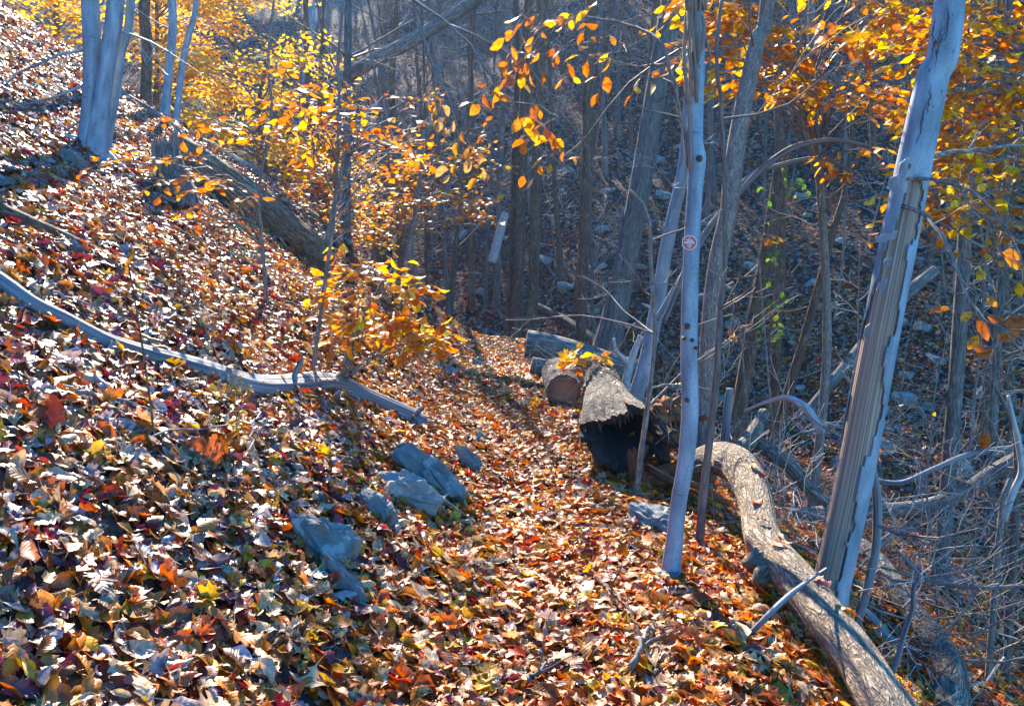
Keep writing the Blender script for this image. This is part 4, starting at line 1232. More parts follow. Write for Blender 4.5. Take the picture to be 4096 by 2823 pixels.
tree_px('bare_sapling', 'dark upright stem nearest the lower right edge', [(1008, 640, 9), (1013, 570, 8), (1016, 500, 8), (1016, 440, 6), (1003, 400, 4), (990, 380, 3)], 6.0, M['dark_twig'], 0, 10, .05, 3, 4, .05, .3, 146, 0, 1, None, 5, cat='sapling', low=.8)
tree_px('bare_sapling', 'curved grey stem growing beside the foot of the leaning torn beech', [(858, 620, 8), (868, 585, 9), (876, 545, 9), (877, 500, 9), (873, 470, 8), (868, 452, 7)], 4.9, M['driftwood'], 0, 10, .05, 3, 4, .05, .3, 147, 0, 1, None, 4, cat='sapling', low=.6)

# ------------------------------------------------------------------ logs
def log_px(name, label, pts, depth, mat, sides=40, amp=.05, fu=6, fv=6, seed=0, cat='log', flute=.05, n=None, keep=True, knots=0, face=None, sink=0.0):
    """A fallen log: pixel path with widths; depth is a number, or None to rest each point on the ground."""
    P = []; r = []
    for p in pts:
        if len(p) > 3: D = p[3]
        elif depth is None: D = hit(p[0], p[1] + p[2] * .42)[1]
        else: D = depth
        P.append(at(p[0], p[1], D)); r.append(p[2] * D / FPX / 2)
    P = np.array(P); r = np.array(r)
    n = n or max(24, int(np.linalg.norm(np.diff(P, axis=0), axis=1).sum() * 22))
    P[:, 2] -= r * sink
    C = smooth_path(np.column_stack([P, r]), n); Q, rr = C[:, :3], C[:, 3]
    L = np.linalg.norm(np.diff(Q, axis=0), axis=1).sum()
    rel = bark_relief(n, sides, rr.mean(), L, amp, seed, fu, fv / max(.05, rr.mean()) * .12, flute)
    rs = np.random.default_rng(seed + 9)
    for k in range(knots):
        i0, j0 = rs.uniform(0, n), rs.uniform(0, sides)
        ii, jj = np.mgrid[0:n, 0:sides]; dj = np.minimum(np.abs(jj - j0), sides - np.abs(jj - j0))
        rel = rel + .22 * np.exp(-((ii - i0) ** 2) / (2 * (.06 * 22) ** 2 * 2) - dj ** 2 / (2 * (sides * .06) ** 2))
    mb = MB(); V = tube(mb, Q, rr, sides, rel, cap=face is None)
    o = empty(name, tuple(Q[0]), label, cat)
    mb.build('trunk', mat, o)
    if face is not None:
        for e in face:
            i = 0 if e == 0 else n - 1
            ring = V[i]; c = ring.mean(0); nrm = unit(Q[1] - Q[0]) * -1 if e == 0 else unit(Q[-1] - Q[-2])
            fb = MB(); V2 = [c + nrm * .004]; uv = [(0, 0)]; F = []
            K = 5
            for k in range(1, K + 1):
                q = k / K
                for j in range(sides):
                    th = j / sides * 2 * math.pi
                    V2.append(c + (ring[j] - c) * q * (.985 if k == K else 1) + nrm * (.004 if k < K else -.004)); uv.append((math.cos(th) * q, math.sin(th) * q))
            for j in range(sides):
                F.append((0, 1 + j, 1 + (j + 1) % sides))
                for k in range(K - 1): F.append((1 + k * sides + j, 1 + (k + 1) * sides + j, 1 + (k + 1) * sides + (j + 1) % sides, 1 + k * sides + (j + 1) % sides))
            fb.add(V2, F, uv, 0, False); fb.build('sawn_end', M['cut_face'], o)
    if keep:
        for q, w in zip(Q[::3], rr[::3]): KEEP.append((q + np.array([0, 0, w * .35]), w * .95))
    return o, Q, rr

# grey weathered limb across the left foreground
o, Q, r = log_px('fallen_limb', 'long silvery grey weathered limb lying down the left slope', [(-30, 262, 20.6), (0, 281, 22.4), (30, 302, 21.5), (60, 316, 20.6), (100, 336, 19.8), (135, 348, 19.8), (170, 357, 20.6), (205, 367, 22.4), (245, 380, 24.1), (275, 382, 21.5), (300, 380, 19.8), (325, 379, 19.8), (345, 383, 20.6), (362, 392, 21.5), (385, 402, 19.8), (408, 412, 17.2), (424, 420, 12.9)], None, M['driftwood'], 48, .085, 6, .9, 201, 'log', .20, knots=12, sink=.35)
rs = np.random.default_rng(2011); mb = MB()
for i, a in ((70, .9), (120, .3), (46, 1.3), (150, .7), (165, -.3)):
    i = min(i, len(Q) - 3); p = Q[i]; d = unit(np.array([rs.uniform(-.4, .6), -abs(math.cos(a)) * .8, math.sin(a)]))
    splinter(mb, p, p + d * (r[i] + rs.uniform(.05, .16)), r[i] * rs.uniform(.25, .45), rs)
for k in range(7): splinter(mb, Q[-2] + rs.normal(0, .012, 3), Q[-1] + unit(Q[-1] - Q[-4]) * rs.uniform(.02, .1) + rs.normal(0, .015, 3), .012, rs)
mb.build('broken_stubs', M['driftwood'], o)
KEEP_LOG = {'limb': (Q, r)}
# dark log at the left edge
log_px('fallen_limb', 'short brown limb half buried at the left edge above the grey limb', [(-12, 205, 18), (20, 219, 16), (50, 231, 13), (80, 243, 9), (104, 252, 5)], None, M['bark_brown'], 20, .06, 6, 5, 202)
# big brown fallen log and its standing snag
log_px('fallen_log', 'large brown furrowed log fallen down the slope from a broken stump', [(176, 150, 33), (204, 169, 34), (230, 186, 35), (255, 205, 35), (280, 224, 34), (305, 243, 31), (328, 261, 26)], None, M['bark_brown_lit'], 48, .09, 7, 5, 203)
log_px('fallen_limb', 'slim grey pole lying along the upper side of the brown furrowed log', [(178, 132, 6), (215, 146, 7), (250, 168, 7), (290, 196, 6), (312, 214, 5)], None, M['driftwood'], 14, .05, 5, 3, 204)
log_px('fallen_limb', 'thin pole on the slope below the thin beech stems', [(118, 91, 6), (140, 104, 6), (160, 116, 5), (180, 130, 5)], None, M['driftwood'], 12, .05, 5, 3, 205)

def broken_stump():
    rs = np.random.default_rng(210)
    D = hit(172, 192)[1]
    P = np.array([at(176, 192, D), at(172, 172, D), at(168, 155, D), at(165, 146, D)]); r = np.array([15, 12.5, 11, 10]) * D / FPX
    Q, rr, rel = trunk_world(P, r, 40, 40, .08, 6, 5, .06, .4, 211)
    o = empty('broken_stump', tuple(Q[0]), 'jagged dark stump standing at the upper end of the brown fallen log', 'stump')
    mb = MB(); V = tube(mb, Q, rr, 40, rel)
    mb.build('trunk', M['bark_rough'], o)
    sp = MB()
    for k in range(22):
        a = k / 22 * 6.283; b = Q[-1] + np.array([math.cos(a), math.sin(a), 0]) * rr[-1] * .86
        splinter(sp, b - np.array([0, 0, .2]), b + np.array([rs.normal(0, .02), 0, (.02 + .16 * max(0, math.cos(a)) * rs.uniform(.3, 1)) + rs.uniform(0, .08)]), .028, rs)
    sp.build('splinters', M['torn_wood'], o)
broken_stump()

# sawn logs where the trail crests
DL = hit(525, 357)[1] - .05; DS = hit(531, 375)[1]; DF = hit(563, 406)[1]; print('DEPTHS', DL, DS, DF)
log_px('sawn_log', 'long sawn log with a dark heart hole facing the trail crest', [(526, 343, 28, DL), (545, 346, 28, DL), (580, 355, 27, DL), (615, 366, 26, DL), (650, 374, 24, DL)], None, M['bark_grey'], 44, .05, 8, 5, 220, face=[0])
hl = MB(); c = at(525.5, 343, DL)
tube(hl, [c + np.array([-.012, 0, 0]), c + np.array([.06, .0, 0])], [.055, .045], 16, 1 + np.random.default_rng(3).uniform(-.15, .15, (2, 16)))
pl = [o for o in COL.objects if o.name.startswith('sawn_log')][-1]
hl.build('heart_hole', M['hollow_dark'], pl)  # solid plug, no opening: its dark colour stands for shade in the hole
log_px('sawn_log', 'smaller sawn log tucked under the long one at the trail crest', [(531, 365, 19, DS), (545, 368, 19, DS), (575, 374, 17, DS), (605, 385, 15, DS)], None, M['bark_grey'], 30, .06, 6, 5, 221, face=[0])
log_px('sawn_log', 'short thick sawn log end-on to the trail with a dark cut face', [(564, 390, 34, DF), (561, 382, 34, DF + .4), (559, 375, 33, DF + .9), (557, 370, 31, DF + 1.3)], None, M['bark_dark'], 44, .07, 7, 5, 222, face=[0])

def hollow_log():
    rs = np.random.default_rng(230)
    pts = [(628, 437, 74, 6.1), (619, 422, 62, 6.45), (611, 407, 48, 7.0), (606, 394, 41, 7.5), (601, 381, 36, 8.1)]
    P = np.array([at(p[0], p[1], p[3]) for p in pts]); r = np.array([p[2] * p[3] / FPX / 2 for p in pts])
    n, sd = 70, 110
    C = smooth_path(np.column_stack([P, r]), n); Q, rr = C[:, :3], C[:, 3]
    rel = bark_relief(n, sd, .2, 2.2, .13, 231, 9, 8, .14)
    o = empty('hollow_log', tuple(Q[0]), 'thick fallen log with a black hollow broken mouth facing the trail', 'log')
    T, A, B = frames(Q)
    th = np.linspace(0, 2 * math.pi, sd, endpoint=False)
    brk = np.sort(rs.uniform(0, 2 * math.pi, 26)); hgt = rs.uniform(-.14, .12, 26) * np.where(rs.random(26) < .3, 1.8, .8)
    jag = np.interp(th, brk, hgt, period=2 * math.pi) + rs.normal(0, .012, sd)
    fade = np.exp(-np.arange(n) / 4.0)
    def ring(scale):
        rad = rr[:, None] * rel * scale
        return Q[:, None] + rad[..., None] * (np.cos(th)[None, :, None] * A[:, None] + np.sin(th)[None, :, None] * B[:, None]) + (fade[:, None] * jag[None])[..., None] * T[0][None, None]
    def squash(V):
        k = np.interp(np.arange(n), [0, 20, n - 1], [1, .6, 0])[:, None, None]
        d = V - Q[:, None]
        return Q[:, None] + d * (1 + k * np.array([.12, 0, -.22]))
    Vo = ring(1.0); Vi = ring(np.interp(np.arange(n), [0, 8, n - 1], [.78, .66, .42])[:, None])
    Vo, Vi = squash(Vo), squash(Vi)
    idx = np.arange(n * sd).reshape(n, sd); nx = np.roll(idx, -1, 1)
    s = np.linspace(0, 2.2, n); tri = np.abs(((th / (2 * math.pi)) * 2 + 1) % 2 - 1)
    uv = np.stack([np.broadcast_to(tri[None] * .7, (n, sd)), np.broadcast_to(s[:, None], (n, sd))], -1).reshape(-1, 2)
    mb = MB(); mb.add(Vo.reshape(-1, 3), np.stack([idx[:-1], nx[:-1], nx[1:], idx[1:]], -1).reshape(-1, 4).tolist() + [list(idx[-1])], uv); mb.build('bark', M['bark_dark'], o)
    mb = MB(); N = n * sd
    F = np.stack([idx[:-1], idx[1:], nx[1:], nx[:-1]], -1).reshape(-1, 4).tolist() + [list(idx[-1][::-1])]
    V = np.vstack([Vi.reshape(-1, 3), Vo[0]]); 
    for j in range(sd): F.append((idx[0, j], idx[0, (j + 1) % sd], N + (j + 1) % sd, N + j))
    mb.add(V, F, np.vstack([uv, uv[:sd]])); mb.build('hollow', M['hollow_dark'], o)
    KEEP_LOG['hollow'] = (Q, rr)
    # splintered rim and torn roots
    sp = MB()
    for k in range(60):
        j = rs.integers(sd); b = (Vo[1, j] * .65 + Vi[1, j] * .35)
        splinter(sp, b + T[0] * .12, b - T[0] * rs.uniform(.02, .14) + np.array([0, 0, -rs.uniform(0, .07)]), rs.uniform(.005, .02), rs)
    sp.build('rim_splinters', M['rotten_wood'], o)
    rt = MB()
    c = at(658, 430, 6.35)
    for k in range(26):
        st = c + rs.normal(0, .09, 3) * np.array([1, 1, 1.3]); d = unit(np.array([rs.uniform(-.2, .9), rs.uniform(-.8, .4), rs.uniform(-1, .6)]))
        e = st + d * rs.uniform(.12, .32)
        tube(rt, smooth_path([st, (st + e) / 2 + rs.normal(0, .03, 3), e], 7), np.linspace(rs.uniform(.035, .08), .008, 7), 7, 1 + rs.uniform(-.25, .25, (7, 7)))
    rt.build('torn_roots', M['rotten_wood'], o)
    for q, w in zip(Q[::3], rr[::3]): KEEP.append((q, w * .95))
    KEEP.append((at(620, 442, 5.9), .22))
hollow_log()

# big pale log down the trail edge at the lower right
_, Qp, rp = log_px('fallen_log', 'big pale barked log bending down the right edge of the trail', [(682, 476, 26, 6.1), (700, 462, 29, 5.9), (718, 457, 33, 5.7), (737, 463, 36, 5.4), (750, 482, 37, 5.05), (757, 508, 37, 4.7), (762, 536, 40, 4.4), (776, 558, 42, 4.15), (796, 580, 44, 3.9), (828, 620, 47, 3.55), (860, 662, 50, 3.25), (884, 703, 53, 3.0), (908, 745, 56, 2.8)], None, M['bark_pale'], 72, .055, 7, 5, 240, flute=.09, n=150, knots=7)
KEEP_LOG['pale'] = (Qp, rp)
mb = MB()
pl = [o for o in COL.objects if o.name.startswith('fallen_log')][-1]
rs = np.random.default_rng(241)
for a, b, w in (((764, 560, 4.2), (750, 562, 4.05), .07), ((772, 572, 4.1), (757, 580, 3.95), .055)):
    p, q = at(*a), at(*b); p = p + (p - q) * .6
    tube(mb, smooth_path([p, (p + q) / 2 + np.array([0, 0, .015]), q], 22), w * np.interp(np.arange(22), [0, 8, 15, 19, 21], [1.5, 1.25, .95, .75, .25]), 26, bark_relief(22, 26, w, .3, .22, 7 + int(w * 1000), 4, 7, .28))
mb.build('burl', M['bark_pale'], pl)

log_px('fallen_log', 'brown log sliding down the ravine side at the lower right corner', [(862, 545, 16, 6.6), (880, 562, 18, 6.3), (898, 590, 22, 5.9), (914, 612, 24, 5.6), (934, 636, 26, 5.3), (948, 660, 30, 5.0), (953, 685, 32, 4.75), (950, 715, 34, 4.5), (945, 745, 34, 4.3)], None, M['bark_rough'], 40, .06, 6, 5, 243, keep=False, knots=2)
log_px('fallen_log', 'dark log lying level across the brush at the right edge', [(790, 515, 14, 8.2), (840, 512, 16, 8.2), (867, 510, 15, 8.1), (905, 508, 14, 8.1), (940, 501, 14, 8.1), (970, 488, 15, 8.1), (989, 475, 15, 8.1), (1010, 462, 14, 8.1), (1040, 446, 13, 8.1)], None, M['bark_grey'], 30, .05, 6, 5, 244, keep=False)
log_px('fallen_limb', 'curved brown limb arching right from behind the pale log', [(748, 452, 9, 6.2), (757, 444, 13, 6.1), (770, 450, 15, 6.0), (786, 462, 15, 5.9), (800, 477, 14, 5.85), (815, 494, 12, 5.8), (840, 510, 9, 5.8)], None, M['bark_rough'], 24, .06, 6, 5, 245, keep=False)
log_px('fallen_limb', 'stubby limb sticking up behind the bend of the pale log', [(738, 452, 16, 5.9), (748, 442, 17, 6.0), (757, 428, 15, 6.1), (765, 412, 12, 6.2)], None, M['bark_rough'], 24, .06, 6, 5, 246, keep=False)
log_px('fallen_limb', 'pale broken stick standing upright behind the pale log', [(723, 450, 9, 6.3), (726, 425, 9, 6.3), (728, 404, 8, 6.3), (730, 388, 7, 6.3)], None, M['driftwood'], 14, .08, 6, 5, 247, keep=False)
log_px('fallen_limb', 'sunlit white barked stick leaning into the left edge of the torn beech', [(822, 432, 9, 5.0), (808, 410, 9, 5.1), (798, 402, 8, 5.2), (785, 397, 6, 5.4), (765, 402, 4, 5.6), (745, 410, 2.5, 5.8)], None, M['pale_twig'], 12, .08, 6, 5, 248, keep=False)
log_px('fallen_limb', 'white forked stick standing beside the sawn logs', [(623, 402, 9, 8.0), (626, 382, 9, 8.0), (630, 365, 8, 8.0), (635, 350, 7, 8.0), (641, 335, 6, 8.0)], None, M['pale_twig'], 14, .08, 6, 5, 249, keep=False)
pl = [o for o in COL.objects if o.name.startswith('fallen_limb')][-1]
mb = MB(); tube(mb, smooth_path([at(630, 365, 8.0), at(622, 357, 8.0), at(616, 350, 8.0), at(614, 338, 8.0)], 12), np.linspace(.03, .012, 12), 10); mb.build('fork', M['pale_twig'], pl)
log_px('fallen_limb', 'grey-barked log piece with white patches behind the foot of the torn beech', [(855, 606, 11, 5.4), (870, 618, 14, 5.3), (882, 634, 14, 5.2), (900, 646, 13, 5.2), (925, 655, 11, 5.2)], None, M['driftwood'], 18, .08, 6, 5, 250, keep=False)
log_px('fallen_limb', 'dark rotting log under the hollow log mouth', [(640, 482, 16, 6.0), (665, 474, 20, 6.0), (690, 470, 20, 6.0), (715, 474, 18, 6.0)], None, M['rotten_wood'], 24, .08, 6, 5, 251, keep=False)
log_px('fallen_limb', 'bluish crooked stick propped over the pale log', [(738, 642, 4, 3.45), (755, 628, 6, 3.4), (770, 613, 6.5, 3.4), (788, 596, 6, 3.45), (807, 581, 4, 3.5), (826, 568, 3, 3.7)], None, M['driftwood'], 10, .08, 6, 5, 252, keep=False)
log_px('fallen_limb', 'bluish dead branch standing crooked right of the pale log', [(892, 672, 6, 4.1), (897, 660, 6, 4.1), (904, 632, 5.5, 4.1), (912, 610, 5, 4.1), (914, 588, 4.5, 4.1), (920, 575, 4, 4.1), (910, 563, 3, 4.1), (897, 550, 2, 4.15)], None, M['driftwood'], 10, .08, 6, 5, 253, keep=False)
for i, (lab, pts) in enumerate((
    ('long bluish bare branch crossing the brush toward the right edge', [(868, 478, 3.5, 6.2), (900, 482, 5, 6.2), (930, 470, 5, 6.2), (965, 455, 5, 6.2), (1000, 448, 4.5, 6.2), (1040, 444, 4, 6.2)]),
    ('pale branch bending down the right edge of the picture', [(1008, 395, 3, 5.2), (1018, 440, 6, 5.2), (1022, 470, 7, 5.2), (1014, 490, 7, 5.2), (1004, 520, 6, 5.2)]),
    ('thin dark pole lying level above the lower right logs', [(880, 566, 3, 4.9), (930, 580, 4, 4.9), (975, 587, 4.5, 4.9), (1040, 585, 4, 4.9)]),
    ('fallen dark limb beside the reddish stump', [(650, 470, 8, 6.0), (672, 480, 9, 5.8), (700, 486, 8, 5.7), (730, 505, 6, 5.6)]),
    ('long slanting pole on the open slope behind the torn beech', [(800, 420, 8, 11.5), (850, 360, 11, 12), (900, 300, 12, 12.5), (935, 270, 11, 12.8)]),
    ('dark fallen pole lying beyond the sawn logs', [(535, 306, 9, 19), (560, 318, 10, 18.5), (590, 336, 10, 17.5), (615, 352, 9, 16.5)]),
    ('grey leaning dead pole across the distant trunks at top centre', [(236, 136, 10, 18), (300, 104, 12, 18), (371, 62, 13, 18), (420, 36, 13, 18), (470, 4, 12, 18), (520, -30, 11, 18)]),
    ('bare white snag leaning at the foot of the crest trunks', [(492, 262, 9, 20), (498, 240, 9, 20), (503, 222, 8, 20), (506, 212, 6, 20)]),
    ('curved grey sapling bowed over right of the marked tree', [(700, 240, 5, 7.6), (745, 186, 6, 7.6), (775, 158, 6, 7.6), (800, 145, 6, 7.6), (835, 140, 5, 7.6), (868, 146, 4, 7.6)]),
    ('thinner bowed grey sapling beneath the upper bowed one', [(708, 232, 4, 7.8), (745, 180, 4.5, 7.8), (775, 166, 4.5, 7.8), (820, 158, 4, 7.8), (850, 170, 3, 7.8)]))):
    mat = [M['driftwood'], M['pale_twig'], M['dark_twig'], M['rotten_wood'], M['bark_grey'], M['bark_brown'], M['bark_grey'], M['pale_twig'], M['driftwood'], M['driftwood']][i]
    if i >= 8:
        D = pts[0][3]; f = np.array([at(700 - 30 * (i - 7), 420, D)]); f[0, 2] = gz(f[0, 0], f[0, 1]) - .05
        pts = [(664 - 8 * (i - 8), 320, 6, D)] + pts
    log_px('fallen_limb', lab, pts, None, mat, 12, .06, 6, 5, 260 + i, keep=False)

# reddish rotten stump at the trail's edge
def red_stump():
    rs = np.random.default_rng(280)
    D = hit(640, 486)[1]
    P = np.array([at(641, 484, D), at(637, 474, D), at(635, 462, D), at(633, 452, D)]); r = np.array([8.5, 7.5, 7, 7.5]) * D / FPX
    Q, rr, rel = trunk_world(P, r, 26, 22, .14, 5, 9, .12, .35, 281)
    o = empty('rotten_stump', tuple(Q[0]), 'small knobbly reddish rotten stump at the right edge of the trail', 'stump')
    mb = MB(); tube(mb, Q, rr, 22, rel); mb.build('trunk', M['rotten_wood'], o)
    sp = MB()
    for px, dx in ((630, -3), (634, -1), (639, 3), (642, 6)): splinter(sp, at(px, 456, D - .02), at(px + dx, 445 + rs.uniform(-3, 3), D - .03), .022, rs)
    sp.build('splinters', M['rotten_wood'], o)
red_stump()
# ------------------------------------------------------------------ leafy saplings
rs = np.random.default_rng(300)
def spx(pts, D):                                     # stem of a sapling: pixel path, width px, distance
    P = np.array([at(p[0], p[1], p[3] if len(p) > 3 else D) for p in pts]); r = np.array([p[2] * (p[3] if len(p) > 3 else D) / FPX / 2 for p in pts])
    return P, r
# yellow sapling beside the trail
D = 6.2
P, r = spx([(352, 345, 4.5), (362, 320, 4), (372, 300, 3.4), (384, 280, 2.6), (392, 268, 2)], D)
leafy('beech_sapling', 'low yellow-leaved beech sapling on the slope at the left edge of the trail', P, r, M['bark_thin'], rect_targets([(348, 300, 425, 342, 5.7, 6.4, 15), (352, 268, 370, 300, 5.9, 6.3, 3), (395, 280, 425, 300, 6.0, 6.4, 4), (330, 286, 350, 296, 6.0, 6.4, 2), (415, 335, 435, 346, 5.7, 6.0, 2)], rs), 'beech_yellow', rs, .115, 3, .22, .08, 260, droop=.3, side_n=3, limb_r=.006)
# orange sapling by the brown log, sprays in two groups
D = 6.9
P, r = spx([(262, 240, 4), (258, 193, 3.5), (266, 150, 3.2), (272, 110, 3), (268, 60, 2.6), (274, 0, 2.4)], D)
leafy('beech_sapling', 'orange-leaved beech sapling in front of the brown fallen log', P, r, M['bark_thin'], rect_targets([(185, 118, 262, 138, 6.2, 7.2, 9), (176, 155, 232, 190, 5.8, 6.6, 8), (60, 165, 110, 182, 6.0, 6.6, 4), (105, 150, 190, 162, 6.2, 6.8, 5), (215, 185, 240, 205, 6.0, 6.4, 3)], rs), 'beech_orange', rs, .085, 1, .34, .08, 130, droop=.35, side_n=2, limb_r=.006)
P, r = spx([(327, 268, 4), (333, 230, 3.4), (336, 180, 3.2), (340, 120, 3), (338, 60, 2.6), (344, 0, 2.4)], 6.0)
leafy('beech_sapling', 'orange-leaved beech sapling right of the lower end of the brown log', P, r, M['bark_thin'], rect_targets([(285, 110, 300, 128, 5.2, 5.8, 3), (285, 118, 345, 145, 5.2, 5.9, 7), (330, 118, 400, 145, 5.4, 6.2, 7), (340, 75, 370, 110, 6, 7, 5), (360, 110, 420, 170, 6, 7.5, 7), (300, 60, 330, 100, 6, 7, 3)], rs), 'beech_orange', rs, .09, 1, .34, .08, 150, droop=.35, side_n=2, limb_r=.006)
# layered orange saplings in the middle distance
D = 12.5
P, r = spx([(408, 252, 4.5), (415, 215, 4), (420, 180, 3.5), (424, 130, 3)], D)
leafy('beech_sapling', 'layered orange beech sapling behind the yellow one, below the slim trunks', P, r, M['bark_thin'], rect_targets([(395, 188, 470, 222, 11.5, 13, 12), (415, 162, 500, 178, 12, 14, 10)], rs), 'beech_orange', rs, .10, 2, .6, .085, 60, droop=.1, limb_r=.01, side_n=4)
P, r = spx([(332, 215, 4.5), (340, 180, 4), (346, 140, 3.5), (350, 90, 3)], 11)
leafy('beech_sapling', 'dense orange beech sapling glowing in the sun right of the slim knotted beech', P, r, M['bark_thin'], rect_targets([(310, 150, 400, 240, 11, 13, 9), (320, 95, 420, 150, 11.5, 13.5, 5)], rs), 'beech_orange', rs, .10, 2, .6, .085, 60, droop=.1, limb_r=.01, side_n=4)
# yellow understory glowing behind the crest of the left hill
for i, (bx, d, rects, form, n_, lab) in enumerate((
    (60, 19, [(-40, -60, 110, 25, 18, 20, 13), (20, 0, 90, 40, 18, 20, 9)], 'beech_gold', 0, 'bright yellow beech behind the hill crest left of the triple beech'),
    (150, 20, [(125, -60, 215, 95, 19, 21, 36)], 'beech_gold', 0, 'bright yellow beech glowing behind the thin beech stems'),
    (225, 21, [(180, -50, 285, 130, 20, 22, 42)], 'beech_gold', 0, 'tall bright yellow beech behind the slim knotted beech, crown reaching the top'),
    (262, 18, [(195, 60, 330, 180, 17, 19, 36)], 'beech_gold', 0, 'lower sunlit yellow beech beyond the brown fallen log'),
    (322, 19, [(295, 140, 400, 245, 17, 19, 22)], 'beech_yellow', 0, 'amber beech thicket sapling beyond the slope edge'))):
    base = at(bx, 150, d); g = gz(base[0], base[1])
    top = at(bx + 5, -70 if i != 3 else 50, d)
    P = np.array([[base[0], base[1], g], [base[0] + .1, base[1], g + 1.5], (np.array([base[0], base[1], g + 1.5]) + top) / 2 + rs.normal(0, .1, 3), top]); r = np.array([.075, .065, .05, .02])
    leafy('beech_tree', lab, P, r, M['bark_brown'], rect_targets(rects, rs), form, rs, .13, 3, 1.05, .11, 0, droop=.12, limb_r=.03, side_n=6)
# big leafy beech at the right edge, root out of frame
g0 = np.array([4.7, 6.6, 0]); g0[2] = gz(4.7, 6.6)
P = np.array([g0, g0 + [0, 0, 1.6], g0 + [-.1, .1, 3.4], g0 + [-.2, .2, 5.5], g0 + [-.2, .3, 8.0]]); r = np.array([.11, .10, .085, .06, .025])
rt = rect_targets([(930, -40, 1060, 110, 5.8, 6.8, 46), (930, 90, 1040, 185, 5.8, 6.7, 26), (905, 165, 975, 225, 5.6, 6.6, 7), (950, 190, 1030, 250, 5.5, 6.5, 4), (880, -30, 930, 70, 6, 7.4, 16)], rs)
leafy('beech_tree', 'golden yellow beech filling the upper right corner behind the leaning torn beech', P, r, M['bark_thin'], rt, 'beech_yellow', rs, .098, 2, .42, .085, 300, droop=.5, limb_r=.014, side_n=3, bare=10)
g0 = np.array([3.1, 8.6, 0]); g0[2] = gz(3.1, 8.6)
P = np.array([g0, g0 + [.1, 0, 2.0], at(812, 60, 8.6), at(815, -60, 8.6), at(812, -160, 8.6)]); r = np.array([.05, .045, .035, .03, .012])
rt = rect_targets([(715, -30, 900, 60, 7.2, 8.2, 24), (770, 50, 900, 105, 7.2, 8, 8), (705, 60, 800, 100, 7, 8.5, 8), (820, 100, 890, 150, 7, 8.2, 4), (830, 150, 880, 180, 7, 8, 2), (700, -20, 760, 40, 6.5, 8, 12)], rs)
leafy('beech_tree', 'orange-leaved beech spreading between the marked tree and the leaning torn beech', P, r, M['bark_thin'], rt, 'beech_amber', rs, .115, 2, .42, .088, 260, droop=.45, limb_r=.012, side_n=3, bare=6)
# small saplings lit behind the marked tree and by the hollow log
P, r = spx([(672, 470, 3), (668, 450, 2.5), (664, 420, 2), (666, 395, 1.6)], 6.6)
leafy('beech_sapling', 'small glowing orange sapling between the hollow log and the marked trunk', P, r, M['bark_thin'], rect_targets([(655, 395, 684, 412, 6.4, 6.9, 3), (652, 425, 684, 455, 6.3, 6.8, 9)], rs), 'beech_yellow', rs, .075, 2, .2, .065, 60, droop=.5, side_n=2, limb_r=.004)
P, r = spx([(583, 372, 2.2), (586, 364, 2), (588, 356, 1.6)], 8.2)
leafy('maple_seedling', 'tiny yellow maple seedling leaning over the short sawn log', P, r, M['bark_thin'], rect_targets([(570, 352, 598, 366, 7.9, 8.4, 8)], rs), 'maple_yellow', rs, .12, 2, .14, .05, 34, droop=.4, side_n=1, limb_r=.003)
P, r = spx([(742, 350, 2.2, 9), (740, 330, 2, 9), (738, 318, 1.6, 9)], 9)
leafy('beech_sapling', 'tiny orange-leaved sapling at the foot of the broken vine-clad trunk', P, r, M['bark_thin'], rect_targets([(728, 318, 745, 345, 8.8, 9.2, 5)], rs), 'beech_orange', rs, .09, 1, .16, .08, 20, droop=.5, side_n=1, limb_r=.004)
P, r = spx([(762, 300, 2.2, 8), (758, 260, 2, 8), (757, 232, 1.6, 8), (740, 210, 1.4, 8)], 8)
leafy('beech_sapling', 'sparse sapling holding a few orange leaves left of the broken trunk', P, r, M['bark_thin'], rect_targets([(748, 228, 765, 242, 7.8, 8.2, 3), (732, 210, 742, 222, 7.8, 8.2, 2)], rs), 'beech_yellow', rs, .09, 1, .14, .08, 20, droop=.5, side_n=1, limb_r=.004)
P, r = spx([(930, 520, 2.5, 7), (925, 480, 2.2, 7), (932, 440, 2, 7), (945, 400, 1.6, 7)], 7)
leafy('beech_sapling', 'thin sapling with scattered small orange leaves in the brush at right', P, r, M['bark_thin'], rect_targets([(880, 400, 960, 470, 6.8, 7.4, 12)], rs), 'beech_orange', rs, .05, 1, .22, .11, 40, droop=.5, side_n=1, limb_r=.004)

